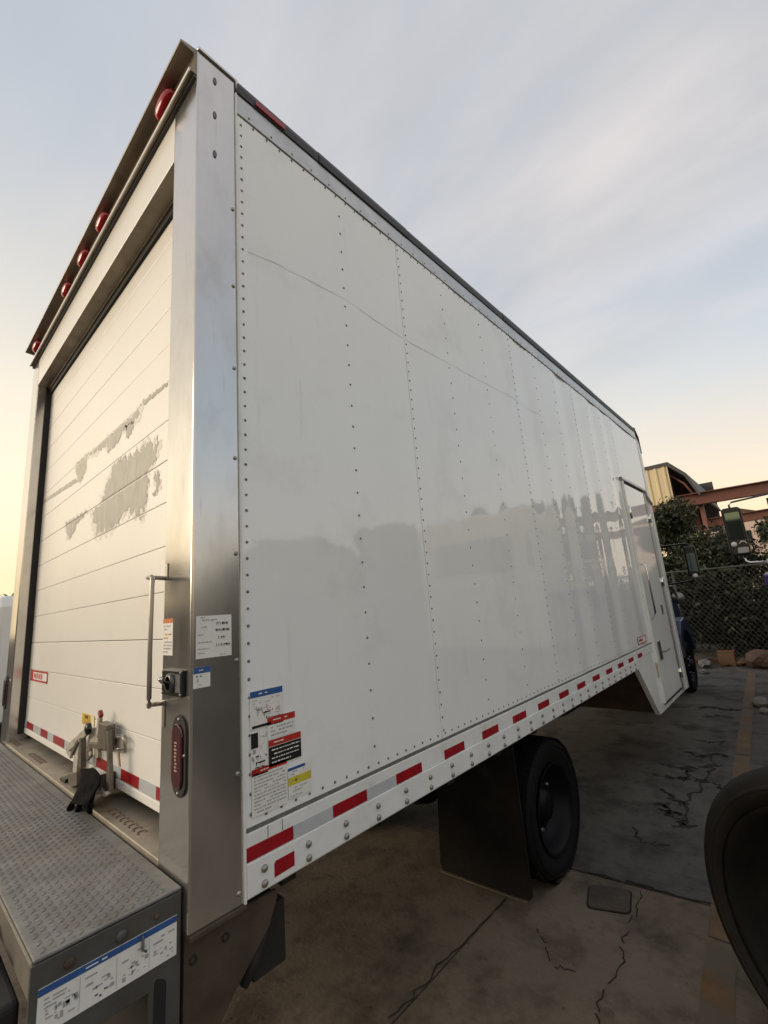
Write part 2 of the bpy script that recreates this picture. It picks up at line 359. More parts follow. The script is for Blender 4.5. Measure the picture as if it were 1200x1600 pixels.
# worn parking line
bm = BM()
for y0, y1 in ((1.1, 2.25), (2.3, 4.15), (4.2, 5.2), (5.24, 7.2), (7.3, 10.3)):
    n = 14
    prev = None
    for i in range(n + 1):
        y = y0 + (y1 - y0) * i / n; c = 0.715 - 0.0485 * y; h = 0.058
        a = bm.verts.new((c - h + random.gauss(0, .004), y, G + 0.004)); b = bm.verts.new((c + h + random.gauss(0, .004), y, G + 0.004))
        if prev: bm.faces.new((prev[0], prev[1], b, a))
        prev = (a, b)
obj('parking_line', bm, yellowp, ground)
# square repair in the concrete
pc = [(-0.045, 2.385), (0.165, 2.47), (0.215, 2.25), (0.01, 2.175)]
def rounded(poly, r, n=4):
    out = []
    for i, p in enumerate(poly):
        p = Vector(p); a = Vector(poly[i - 1]); b = Vector(poly[(i + 1) % len(poly)])
        pa = p + (a - p).normalized() * r; pb = p + (b - p).normalized() * r
        for k in range(n + 1):
            t = k / n; out.append(tuple((1 - t) ** 2 * pa + 2 * t * (1 - t) * p + t * t * pb))
    return out
bm = BM(); prism(bm, rounded(pc, 0.04), XY, G + 0.001, G + 0.0045); obj('repair_outline', bm, mat('outline_dirt', (0.035, .03, .025), .95, spec=.1, var=.5, vscale=20), ground)
cen = sum((Vector(p) for p in pc), Vector((0, 0))) / 4
bm = BM(); prism(bm, rounded([tuple(cen + (Vector(p) - cen) * 0.93) for p in pc], 0.035), XY, G + 0.002, G + 0.008); obj('repair_patch', bm, patchm, ground)
# grit
V = []; F = []
for i in range(900):
    x, y = random.uniform(-1.6, 1.3), 0.6 + 8 * random.random() ** 2; s = random.choice((.002, .003, .004, .006)); h = s * 0.8
    b = len(V); a = random.random() * 3
    for k in range(4): V.append((x + s * math.cos(a + k * 1.57), y + s * math.sin(a + k * 1.57) * 1.2, G))
    V.append((x, y, G + h)); F += [(b, b + 1, b + 4), (b + 1, b + 2, b + 4), (b + 2, b + 3, b + 4), (b + 3, b, b + 4)]
stuff(tag(quads_obj('grit', V, F, con_grey), 'loose grit scattered over the dark concrete yard', 'grit'))

# ------------------------------------------------------------------ the box truck
T = thing('box_truck', 'white box truck with rolled down rear door, lift platform and riveted side panels', 'truck', (-1.27, 2.8, G))
XL = -2.55; YF = 5.87; ZR = 3.71; ZB = 1.005
# core box that closes the body behind the skins
bm = BM(); box(bm, XL + 0.03, -0.03, 0.22, YF - 0.03, 1.02, 3.64); obj('body_core', bm, mat('core_grey', (0.25, 0.25, 0.24), 0.6), T)
bm = BM(); box(bm, XL, XL + 0.02, 0.16, YF, 1.0, 3.66); obj('far_side_panel', bm, white, T)
bm = BM(); box(bm, XL, -0.02, YF - 0.02, YF, 1.0, 3.66); obj('front_wall', bm, white, T)
bm = BM(); box(bm, XL + 0.03, -0.03, 0.16, YF, 3.655, 3.70); obj('roof', bm, mat('roof_white', (0.6, 0.6, 0.58), 0.5), T)
# side panels with their rivets
seams = [0.150, 1.052, 2.268, 3.468, 4.62, YF]
posts = [0.655, 1.443, 1.86, 2.672, 3.05, 3.86, 4.25]
allp = sorted([0.165] + seams[1:5] + posts)
Z0, Z1 = 1.168, 3.562
def bow(y, z):
    for a, b in zip(allp, allp[1:] + [YF]):
        if a <= y <= b:
            t = (y - a) / (b - a); v = math.sin(math.pi * t) ** 2
            w = 0.0018 + 0.0065 * min(1, max(0, (y - 1.3) / 1.8))
            return -w * v * (0.7 + 0.5 * math.sin(a * 7.1 + z * 1.3)) - 0.0008 * math.sin(z * 3.1 + a * 5) * v
    return 0
panels = []
for pi, (a, b) in enumerate(zip(seams, seams[1:])):
    g = 0.0011; ny = max(8, int((b - a) / 0.045)); nzz = 26
    zlo = Z0 if pi < 4 else 2.88
    ya, yb = a + g, b - g
    V = []; F = []
    for i in range(ny + 1):
        y = ya + (yb - ya) * i / ny
        for j in range(nzz + 1):
            z = zlo + (Z1 - zlo) * j / nzz
            V.append((bow(y, z) + (0.0006 if pi % 2 else 0), y, z))
    for i in range(ny):
        for j in range(nzz):
            p = i * (nzz + 1) + j; F.append((p, p + nzz + 1, p + nzz + 2, p + 1))
    # returned edges give the sheet its thickness
    n0 = len(V)
    ring = [i * (nzz + 1) for i in range(ny + 1)] + [ny * (nzz + 1) + j for j in range(1, nzz + 1)] + [i * (nzz + 1) + nzz for i in range(ny - 1, -1, -1)] + [j for j in range(nzz - 1, 0, -1)]
    for q in ring: V.append((-0.004, V[q][1], V[q][2]))
    n1 = len(V)
    for q in ring: V.append(V[q])
    for k in range(len(ring)):
        k2 = (k + 1) % len(ring); F.append((n1 + k, n0 + k, n0 + k2, n1 + k2))
    panels.append(quads_obj('side_panel', V, F, white, T))
    me = panels[-1].data; me.polygons.foreach_set('use_smooth', [len(me.polygons) - i > len(ring) for i in range(len(me.polygons))])
def rivets(pts, panel, r=0.0047):
    bm = BM()
    for y, z in pts:
        if z < 2.9 and y > 4.6: continue
        dome(bm, (0.0005 + bow(y, z), y, z), (1, 0, 0), r * random.uniform(0.88, 1.1), 0.0032, 8)
    stuff(obj('rivets', bm, rivet_m, panel, smooth=True))
PT = [[] for _ in panels]
def pidx(y):
    for i, (a, b) in enumerate(zip(seams, seams[1:])):
        if a <= y <= b: return i
for z in np.arange(1.20, 3.54, 0.0495): PT[0].append((0.168, z))
for s in seams[1:5]:
    for i, z in enumerate(np.arange(1.20, 3.54, 0.0495)):
        PT[pidx(s + 0.012)].append((s + 0.013, z))
for s in posts:
    for z in np.arange(1.245, 3.50, 0.092): PT[pidx(s)].append((s, z + random.gauss(0, .001)))
for y in np.arange(0.215, 4.1, 0.0505): PT[pidx(y)].append((y, 1.187))
for y in np.arange(0.22, 5.8, 0.060): PT[pidx(y)].append((y, 3.553))
for i, pts in enumerate(PT):
    if pts: rivets(pts, panels[i])
# long scratch across the first panels
sc = [(0.195, 2.984), (0.303, 3.004), (0.453, 3.016), (0.681, 3.03), (0.905, 3.012), (1.095, 3.006), (1.374, 3.017), (1.782, 3.03), (2.21, 3.05), (2.675, 3.043)]
for pnl, lo, hi in ((panels[0], 0.19, 1.045), (panels[1], 1.06, 2.26), (panels[2], 2.275, 2.68)):
    pts = [(lo + (hi - lo) * i / 24) for i in range(25)]
    V = []; F = []
    for i, y in enumerate(pts):
        z = np.interp(y, [p[0] for p in sc], [p[1] for p in sc]) + random.gauss(0, .0012); w = random.uniform(.0004, .0012)
        V += [(bow(y, z) + .0018, y, z - w), (bow(y, z) + .0018, y, z + w)]
        if i: F.append((2 * i - 2, 2 * i, 2 * i + 1, 2 * i - 1))
    quads_obj('scratch', V, F, mat('scratch_grey', (0.46, 0.46, 0.45), 0.6), pnl)
# small scuffs on the panels
sm = mat('scuff_grey', (0.62, 0.62, 0.60), 0.5, var=0.4, vscale=30)
# top rail and dark roof edge in lengths
bm = BM(); prism(bm, [(-0.01, 3.566), (0.005, 3.566), (0.005, 3.655), (-0.01, 3.66)], lambda u, v, w: (u, w, v), 0.146, YF - 0.13); obj('top_rail', bm, alu, T, bevel=0.002)
bm = BM()
for y in np.arange(0.2, 5.7, 0.10): dome(bm, (0.005, y, 3.582), (1, 0, 0), 0.0045, 0.003)
stuff(obj('rail_rivets', bm, rivet_m, T, smooth=True))
cuts = [0.147, 0.543, 1.164, 2.233, 4.175, YF - 0.12]
for i, (a, b) in enumerate(zip(cuts, cuts[1:])):
    bm = BM(); h = 0.004 * (i % 2)
    prism(bm, [(-0.06, 3.657), (0.010 + h / 2, 3.657), (0.012 + h / 2, 3.690), (0.004, 3.718 + h), (-0.06, 3.722 + h)], lambda u, v, w: (u, w, v), a + 0.002, b - 0.002)
    obj('roof_edge_cap', bm, darktrim, T, bevel=0.002)
bm = BM(); prism(bm, [(0.012, 3.662), (0.0165, 3.664), (0.016, 3.688), (0.011, 3.690)], lambda u, v, w: (u, w, v), 0.225, 0.362); obj('side_marker', bm, redtape, T, bevel=0.001)
# front end of the body: upright, chamfered top corner
bm = BM(); prism(bm, [(-0.05, 0.52), (0.006, 0.53), (0.006, 3.42), (0.004, 3.52), (-0.02, 3.70), (-0.05, 3.70)], lambda u, v, w: (u, w, v), YF - 0.10, YF + 0.012); obj('front_corner_post', bm, rail_white, T, bevel=0.004)
bm = BM(); prism(bm, [(5.74, 3.712), (YF + 0.005, 3.60), (YF + 0.018, 3.40), (YF + 0.028, 3.40), (YF + 0.02, 3.62), (5.75, 3.728)], YZ, -0.10, 0.012); obj('corner_cap', bm, darktrim, T, bevel=0.002)

# rear frame: posts
for s in (0, 1):
    fx = (lambda x: x) if s == 0 else (lambda x: XL - x)
    bm = BM()
    # a bent sheet: outer face, rear face, inner return
    poly = [(0, 0.004), (0.0, 0.143), (-0.05, 0.143), (-0.05, 0.12), (-0.165, 0.12), (-0.183, 0.10), (-0.183, 0.004), (-0.179, 0.0), (-0.004, 0.0)]
    prism(bm, [(fx(x), y) for x, y in poly], XY, 1.002, ZR)
    p = obj('rear_post', bm, steel, T, bevel=0.0025)
    if s == 0:
        for z in (3.122, 2.813, 2.509, 2.203, 1.906, 1.604, 1.311, 1.031):
            b = BM(); dome(b, (0.0, 0.131, z), (1, 0, 0), 0.0068, 0.005, 10); obj('post_screw', b, bolt_m, p, smooth=True)
        for z in (3.632, 3.477, 3.306):
            b = BM(); lathe(b, [(0.0, 0.007), (0.002, 0.007), (0.001, 0.0)], (0, 0.065, 0), (1, 0, 0), 10)
            for v_ in b.verts: v_.co.z = z + v_.co.z * 2.4
            obj('post_plug', b, rivet_m, p, smooth=True)
        b = BM(); box(b, -0.002, 0.0065, 0.1435, 0.1495, 1.002, 3.655); obj('edge_trim', b, rail_white, p)
        b = BM(); box(b, -0.12, 0.008, 0.002, 0.15, 0.990, 1.0015); obj('post_foot', b, rust, p, bevel=0.002)
        b = BM(); prism(b, [(0, 3.712), (0.143, 3.712), (0.15, 3.66), (0.16, 3.66), (0.155, 3.722), (0, 3.724)], YZ, -0.18, 0.008); obj('corner_plate', b, steel, p, bevel=0.003)
# header: face, drip rail with lip, underside return
bm = BM(); box(bm, XL + 0.183, -0.183, 0.002, 0.03, 3.385, 3.60); header = obj('header', bm, header_white, T, bevel=0.003)
bm = BM(); prism(bm, [(0.002, 3.380), (0.060, 3.376), (0.062, 3.366), (0.068, 3.366), (0.066, 3.384), (0.002, 3.3845)], YZ, XL + 0.184, -0.184); obj('header_return', bm, brownmetal, header)
bm = BM(); box(bm, XL + 0.185, -0.185, 0.069, 0.16, 3.335, 3.60); obj('door_gap_shade', bm, blackgap, header)  # black block standing in for the shade of the gap above the door
bm = BM(); prism(bm, [(-0.004, 3.600), (-0.022, 3.600), (-0.022, 3.606), (-0.008, 3.610), (-0.010, 3.690), (-0.058, 3.694), (-0.058, 3.704), (0.0, 3.716), (0.05, 3.716), (0.05, 3.601)], YZ, XL, -0.004)
visor = obj('light_channel', bm, brownmetal, T, bevel=0.0015)
bm = BM(); box(bm, XL, -0.006, -0.027, -0.0222, 3.596, 3.612); obj('channel_lip', bm, header_white, visor)
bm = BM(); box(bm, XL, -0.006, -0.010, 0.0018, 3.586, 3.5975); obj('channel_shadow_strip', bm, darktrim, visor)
for x in (-0.215, -0.945, -1.256, -1.58, -2.335):
    bm = BM(); lathe(bm, [(0.0, 0.036), (0.008, 0.036), (0.010, 0.032)], (0, -0.0095, 3.650), (0, -1, 0), 24)
    for v in bm.verts: v.co.x = x + v.co.x * 2.15
    h = obj('marker_light', bm, blackplastic, T, smooth=True)
    bm = BM(); lathe(bm, [(0.006, 0.033), (0.020, 0.032), (0.032, 0.026), (0.038, 0.015), (0.040, 0.0)], (0, -0.0095, 3.650), (0, -1, 0), 24)
    for v in bm.verts: v.co.x = x + v.co.x * 2.2
    obj('lens', bm, redlens, h, smooth=True)
# rear door of narrow panels
rd = bpy.data.objects.new('rear_door', None); COL.objects.link(rd); rd.parent = T; rd.matrix_parent_inverse = Matrix.Translation(-ORIG[T.name])
zs = [1.182] + [1.355 + 0.157 * k for k in range(14)]
DX0, DX1, DY = -2.46, -0.09, 0.082
for k, (a, b) in enumerate(zip(zs, zs[1:])):
    bm = BM(); dy = random.uniform(-0.0005, 0.0005); dz = random.uniform(-.0015, .0015)
    box(bm, DX0, DX1, DY + dy, DY + 0.02, a + 0.0009 + (dz * .6 if k else 0), b - 0.0009)
    o = obj('door_panel', bm, door_paint, rd, bevel=0.0018, seg=2)
bm = BM(); box(bm, DX0, DX1, DY + 0.010, DY + 0.03, 1.17, 3.38); obj('door_backing', bm, mat('joint_shadow', (0.10, 0.085, 0.065), 0.8), rd)
bm = BM(); box(bm, DX0, DX1, DY - 0.004, DY + 0.02, 1.152, 1.181); obj('bottom_seal', bm, door_paint, rd, bevel=0.003)
for xa in (-0.185, XL + 0.185):
    bm = BM(); sgn = -1 if xa > -1 else 1
    box(bm, min(xa, xa + sgn * 0.012), max(xa, xa + sgn * 0.012), 0.05, 0.115, 1.15, 3.38); obj('door_track', bm, blackgap, rd)
xt = [-0.186, -0.30, -0.405, -0.548, -0.72, -0.85, -1.0, -1.14, -1.30, -1.475, -1.68, -1.80, -1.95, -2.13, -2.30, -2.36]
for i, (a, b) in enumerate(zip(xt, xt[1:])):
    bm = BM(); box(bm, b + 0.001, a - 0.001, DY - 0.0032, DY - 0.0022, 1.186, 1.222); red = i in (2 - 1, 3, 5, 7, 9, 11, 13)
    obj('reflective_strip', bm, redtape if i % 2 == 1 else silvertape, rd)
# peeled patches on the door
def ragged(poly, amp, sub=9):
    out = []
    for i, p in enumerate(poly):
        q = poly[(i + 1) % len(poly)]
        for k in range(sub):
            t = k / sub; out.append((p[0] + (q[0] - p[0]) * t + random.gauss(0, amp), p[1] + (q[1] - p[1]) * t + random.gauss(0, amp)))
    return out
def peelpatch(poly, amp=0.008):
    P_ = np.array(poly); c_ = P_.mean(0)
    if amp > .004: peelraw([tuple(c_ + (p - c_) * 1.09 + rng.normal(0, .012, 2)) for p in P_], amp * 1.5, DY - 0.0008, residue)
    return peelraw(poly, amp, DY - 0.0014, peel)
def peelraw(poly, amp, y, pm):
    P2 = np.array(poly); lo = P2.min(0) - .01; hi = P2.max(0) + .01; c = 0.0055
    nx_, nz_ = int((hi[0] - lo[0]) / c) + 1, int((hi[1] - lo[1]) / c) + 1
    ph = rng.random(8) * 6.28
    def inside(x, z):
        x += amp * (math.sin(z * 95 + ph[0]) + .7 * math.sin(z * 211 + x * 60 + ph[1])); z += amp * (math.sin(x * 88 + ph[2]) + .7 * math.sin(x * 190 + z * 70 + ph[3]))
        r = False; j = len(P2) - 1
        for i in range(len(P2)):
            if (P2[i][1] > z) != (P2[j][1] > z) and x < (P2[j][0] - P2[i][0]) * (z - P2[i][1]) / (P2[j][1] - P2[i][1]) + P2[i][0]: r = not r
            j = i
        return r
    V = []; F = []; idx = {}
    def vid(i, k):
        if (i, k) not in idx:
            idx[(i, k)] = len(V); V.append((lo[0] + i * c + random.uniform(-.3, .3) * c, y, lo[1] + k * c + random.uniform(-.3, .3) * c))
        return idx[(i, k)]
    for i in range(nx_):
        for k in range(nz_):
            z = lo[1] + (k + .5) * c
            if min(abs(z - q) for q in zs) < .005 and amp > .004: continue
            if inside(lo[0] + (i + .5) * c, z): F.append((vid(i, k), vid(i + 1, k), vid(i + 1, k + 1), vid(i, k + 1)))
    return quads_obj('peeled_patch', V, F, pm, rd)
mid = 2.297
def px2(px, py):
    r = r_ * (px - 600) - u_ * (py - 800) + f_ * 702.0; C0 = Vector((1.2123, -0.5555, 1.7197)); t = (DY - C0.y) / r.y; P = C0 + r * t; return (P.x, P.z)
peelpatch([px2(*q) for q in ((178, 728), (190, 716), (206, 712), (222, 700), (232, 690), (240, 700), (247, 685), (246, 710), (240, 722), (232, 735), (231, 770), (226, 795), (210, 800), (195, 797), (186, 815), (177, 826), (152, 832), (144, 800), (158, 788), (166, 760), (172, 745))], 0.009)
peelpatch([px2(*q) for q in ((240, 740), (248, 735), (251, 750), (246, 768), (239, 775), (244, 757))], 0.008)
peelpatch([px2(*q) for q in ((118, 727), (136, 712), (134, 735), (126, 754), (121, 748))], 0.007)
peelpatch([px2(*q) for q in ((136, 712), (160, 690), (185, 668), (205, 652), (222, 630), (215, 652), (190, 676), (186, 690), (170, 706), (166, 696), (154, 704))], 0.006)
peelpatch([px2(*q) for q in ((222, 628), (262, 597), (264, 600), (226, 632))], 0.003)
peelpatch([px2(*q) for q in ((60, 787), (118, 748), (122, 752), (62, 790))], 0.002)
peelpatch([px2(*q) for q in ((102, 818), (140, 797), (122, 815), (112, 838), (107, 842))], 0.007)
peelpatch([px2(*q) for q in ((196, 668), (206, 662), (208, 676), (198, 684))], 0.009)
peelpatch([px2(*q) for q in ((212, 806), (222, 802), (220, 812), (226, 806), (232, 801), (214, 812))], 0.005)
# sill
bm = BM(); box(bm, XL + 0.02, -0.02, 0.001, 0.16, 1.085, 1.112); sill = obj('sill_plate', bm, silldirt, T, bevel=0.003)
dm = mat('sill_mark', (0.16, 0.10, 0.06), 0.7)
for grp in (-0.38, -1.62, -2.2):
    for i in range(8):
        bm = BM(); x = grp - i * 0.038
        pts = [(x - 0.010 + 0.012 * math.cos(t), 0.035 + 0.013 * math.sin(t), 1.1128) for t in np.linspace(0.8, 5.4, 7)]
        tube(bm, pts, 0.0022, 5); obj('embossed_mark', bm, dm, sill)
# tail light in the post
def slot(cx, cz, hw, hh, n=10):
    out = []
    for k in range(n + 1):
        a = math.pi * k / n; out.append((cx + hw * math.cos(a), cz + hh - hw + hw * math.sin(a)))
    for k in range(n + 1):
        a = math.pi + math.pi * k / n; out.append((cx + hw * math.cos(a), cz - hh + hw + hw * math.sin(a)))
    return out
bm = BM(); prism(bm, slot(-0.053, 1.385, 0.041, 0.098), XZ, -0.006, 0.001); tl = obj('tail_light', bm, blackgap, T, bevel=0.002)
bm = BM(); prism(bm, slot(-0.053, 1.385, 0.029, 0.078), XZ, -0.013, -0.005); obj('lens', bm, darkred, tl, bevel=0.005, seg=3)
bm = BM()
for i, z in enumerate(np.linspace(1.352, 1.418, 9)):
    box(bm, -0.060 + random.uniform(-.003, .003), -0.047 + random.uniform(-.003, .003), -0.0138, -0.0131, z - .0022, z + .0022)
obj('lens_print', bm, mat('lens_print_pink', (0.42, 0.24, 0.18), 0.5), tl)
for z in (1.297, 1.473, 1.39):
    bm = BM(); dome(bm, (-0.053 + (0.035 if z == 1.39 else 0), -0.006, z), (0, -1, 0), 0.005, 0.004, 8); obj('screw', bm, bolt_m, tl, smooth=True)
# far post gets the same light, out of sight behind the platform edge
bm = BM(); prism(bm, slot(XL + 0.053, 1.385, 0.041, 0.098), XZ, -0.006, 0.001); tl2 = obj('tail_light', bm, blackgap, T, bevel=0.002)
bm = BM(); prism(bm, slot(XL + 0.053, 1.385, 0.029, 0.078), XZ, -0.013, -0.005); obj('lens', bm, darkred, tl2, bevel=0.005, seg=3)
# grab handle
gm = mat('handle_steel', (0.38, 0.35, 0.31), 0.35, metal=0.7)
def arc(c, r, a0, a1, pl, n=5):
    return [(c[0] + r * math.cos(a0 + (a1 - a0) * k / n), c[1], c[2] + r * math.sin(a0 + (a1 - a0) * k / n)) for k in range(n + 1)]
HY = -0.055
pts = [(-0.160, -0.004, 1.850), (-0.160, -0.03, 1.852), (-0.156, HY, 1.852), (-0.118, HY - .004, 1.851), (-0.107, HY - .006, 1.843), (-0.104, HY - .008, 1.828), (-0.106, HY - .008, 1.65), (-0.108, HY - .006, 1.53), (-0.112, HY - .004, 1.517), (-0.122, HY, 1.509), (-0.150, HY + .01, 1.508), (-0.158, -0.03, 1.506), (-0.160, -0.004, 1.504)]
bm = BM(); tube(bm, pts, 0.0062, 10); gh = obj('grab_handle', bm, gm, T, smooth=True)
for z0, z1 in ((1.845, 1.895), (1.44, 1.512)):
    bm = BM(); box(bm, -0.168, -0.153, -0.0042, -0.0005, z0, z1); ft = obj('handle_foot', bm, gm, gh, bevel=0.002)
# black switch box
bm = BM(); box(bm, -0.155, -0.026, -0.012, -0.0005, 1.528, 1.597); sw = obj('switch_box', bm, blackplastic, T, bevel=0.004)
bm = BM(); lathe(bm, [(0, 0.026), (0.006, 0.025), (0.008, 0.018)], (-0.095, -0.012, 1.562), (0, -1, 0), 20); obj('bezel', bm, mat('switch_grey', (0.09, 0.09, 0.095), 0.35, metal=0.5), sw, smooth=True)
bm = BM(); tube(bm, [(-0.095, -0.02, 1.562), (-0.09, -0.036, 1.568), (-0.082, -0.045, 1.580)], [0.006, 0.005, 0.006], 8); obj('toggle', bm, chrome, sw, smooth=True)
bm = BM(); box(bm, -0.062, -0.034, -0.0135, -0.0121, 1.54, 1.586); obj('switch_label', bm, mat('switch_label_grey', (0.12, 0.13, 0.14), 0.5), sw)
for x in (-0.148, -0.034):
    for z in (1.535, 1.59):
        bm = BM(); dome(bm, (x, -0.012, z), (0, -1, 0), 0.004, 0.003, 8); obj('screw', bm, bolt_m, sw, smooth=True)

# ---- labels (flat printed stickers); marks are short strokes, as the photograph leaves them
def label(name, parent, plane, off, u0, u1, v0, v1, marks, base=None, tilt=0.0):
    """plane 'side' (u = y, faces +x) or 'rear' (u = x, faces -y); marks in 0..1 label space"""
    def P(u, v, d):
        uu = u0 + (u1 - u0) * u; vv = v0 + (v1 - v0) * v + tilt * (uu - u0)
        return (off + d, uu, vv) if plane == 'side' else (uu, off - d, vv)
    bm = BM(); m0 = base or label_w
    A = [bm.verts.new(P(u, v, 0.0)) for u, v in ((0, 0), (1, 0), (1, 1), (0, 1))]; B = [bm.verts.new(P(u, v, 0.0006)) for u, v in ((0, 0), (1, 0), (1, 1), (0, 1))]
    bm.faces.new(B)
    for i in range(4): bm.faces.new((A[i], A[(i + 1) % 4], B[(i + 1) % 4], B[i]))
    o = obj(name, bm, m0, parent)
    mats = []; bm = BM()
    for k, (a, b, c, d, mm) in enumerate(marks):
        if mm not in mats: mats.append(mm)
        dd = 0.0009 + 0.00025 * (k % 3) + (0.0008 if mm in (label_w,) else 0)
        bm.faces.new([bm.verts.new(P(u, v, dd)) for u, v in ((a, b), (c, b), (c, d), (a, d))]).material_index = mats.index(mm)
    if marks: obj('print', bm, mats, o)
    return o
def lines(u0, u1, v0, v1, n, m, dens=0.8, fat=0.42):
    out = []
    for i in range(n):
        v = v1 - (v1 - v0) * (i + 0.5) / n; h = (v1 - v0) / n * fat; u = u0
        end = u1 if i < n - 1 else u0 + (u1 - u0) * random.uniform(.4, .8)
        while u < end:
            w = random.uniform(.03, .11); 
            if random.random() < dens: out.append((u, v - h / 2 * random.uniform(.7, 1.2), min(u + w, end), v + h / 2 * random.uniform(.7, 1.2), m))
            u += w + random.uniform(.012, .03)
    return out
def sketch(u0, u1, v0, v1, n, m):
    out = []
    for i in range(n):
        u = random.uniform(u0, u1); v = random.uniform(v0, v1)
        if random.random() < .5: out.append((u, v, min(u1, u + random.uniform(.05, .3) * (u1 - u0)), v + random.uniform(.01, .04), m))
        else: out.append((u, v, u + random.uniform(.01, .03), min(v1, v + random.uniform(.1, .35) * (v1 - v0)), m))
    return out
L1 = 0.0024
P0 = panels[0]
label('warning_label', P0, 'side', L1, 0.168, 0.279, 1.410, 1.512, [(0.01, .82, .99, .99, l_blue)] + lines(.25, .75, .86, .95, 1, label_w) + lines(.08, .9, .62, .78, 2, l_grey, .6, .3) + sketch(.1, .9, .2, .6, 26, l_grey) + sketch(.2, .8, .25, .5, 8, l_orange) + sketch(.3, .95, .2, .45, 8, l_black) + [(.05, .02, .6, .09, l_black)])
label('warning_label', P0, 'side', L1, 0.168, 0.222, 1.290, 1.404, [(.03, .62, .45, .97, l_black), (.12, .50, .3, .60, l_grey)] + sketch(.5, .98, .55, .95, 12, l_grey) + sketch(.05, .95, .02, .45, 26, l_black))
label('warning_label', P0, 'side', L1, 0.223, 0.320, 1.372, 1.432, [(.0, .68, 1, .98, l_red)] + lines(.2, .85, .75, .92, 1, label_w, .8, .35) + lines(.12, .92, .08, .58, 3, l_grey))
label('warning_label', P0, 'side', L1, 0.226, 0.339, 1.298, 1.371, [(.0, .02, 1, .72, l_black), (0, .74, 1, .98, l_red)] + lines(.15, .9, .80, .93, 1, label_w, .8, .35) + [(a, b, c, d, label_w) for a, b, c, d, m in lines(.08, .94, .08, .68, 4, label_w, .9, .3)])
label('warning_label', P0, 'side', L1, 0.170, 0.286, 1.190, 1.308, [(0, .88, 1, .995, l_red)] + lines(.12, .9, .905, .97, 1, label_w, .7, .4) + lines(.06, .96, .04, .85, 11, l_grey, .92, .4))
label('warning_label', P0, 'side', L1, 0.289, 0.372, 1.196, 1.278, [(0, .90, .75, .995, l_blue), (0.0, .42, 1.0, .68, l_yellow)] + lines(.05, .75, .72, .88, 2, l_blue, .6, .3) + lines(.15, .85, .48, .62, 1, l_grey, .8, .5) + lines(.2, .8, .16, .36, 2, l_grey, .6) + lines(.05, .95, .03, .10, 1, l_grey))
label('maker_badge', panels[3], 'side', L1, 4.13, 4.435, 1.195, 1.262, [(0, 0, 1, .12, l_red), (0, .88, 1, 1, l_red), (0, 0, .06, 1, l_blue), (.94, 0, 1, 1, l_red)] + lines(.15, .9, .3, .7, 1, l_red, .95, .9))
POST = [o for o in T.children if o.name == 'rear_post'][0]
hand = []
for (v, a, b) in ((.80, .56, .86), (.64, .54, .92), (.46, .62, .84), (.28, .56, .96)):
    u = a
    while u < b:
        w = random.uniform(.03, .055)
        hand.append((u, v - .035, u + .014, v + .035 + random.uniform(-.02, .015), l_black))
        if random.random() < .8: hand.append((u, v + random.uniform(-.03, .03), u + w, v + random.uniform(.0, .035), l_black))
        u += w + .012
label('inspection_label', POST, 'side', 0.0006, 0.0125, 0.1145, 1.622, 1.733, lines(.12, .28, .93, .98, 1, l_black) + lines(.16, .88, .87, .92, 1, l_grey, .95, .7) + lines(.05, .4, .70, .76, 1, l_grey, .95) + lines(.05, .3, .52, .58, 1, l_grey, .95) + lines(.05, .56, .34, .40, 1, l_grey, .95) + lines(.05, .48, .19, .24, 1, l_grey, .95) + lines(.05, .3, .10, .14, 1, l_grey, .95) + hand + lines(.65, .9, .03, .07, 1, l_grey), tilt=-0.015)
label('capacity_label', POST, 'side', 0.0006, 0.006, 0.0525, 1.5485, 1.6005, [(.0, .70, 1, 1, l_blue)] + lines(.25, .75, .78, .92, 1, label_w, .9, .5) + lines(.15, .85, .5, .64, 1, l_blue, .5) + [(.22, .28, .3, .45, l_grey)] + lines(.25, .8, .1, .2, 1, l_grey, .9))
label('caution_label', POST, 'rear', -0.0006, -0.178, -0.112, 1.632, 1.733, [(0, .88, 1, 1, l_orange)] + lines(.1, .9, .66, .84, 2, l_grey) + lines(.1, .9, .42, .62, 2, l_amber, .7) + lines(.08, .94, .05, .40, 4, l_grey, .9))
label('maker_badge', rd, 'rear', DY - 0.0022, -2.30, -1.89, 1.452, 1.512, [(0, 0, 1, .16, l_red), (0, .84, 1, 1, l_red), (0, 0, .16, 1, l_red), (.96, 0, 1, 1, l_red)] + lines(.2, .92, .25, .75, 1, mat('badge_pink', (.6, .2, .2), .4), .98, .95))
label('hazard_label', rd, 'rear', DY - 0.0022, -1.235, -1.055, 1.318, 1.368, [(.1, .1, .75, .95, l_amber), (.3, .6, .55, .85, rust)] + lines(.15, .7, .2, .5, 2, l_grey, .6), base=mat('faded_cream', (.78, .68, .42), .5))

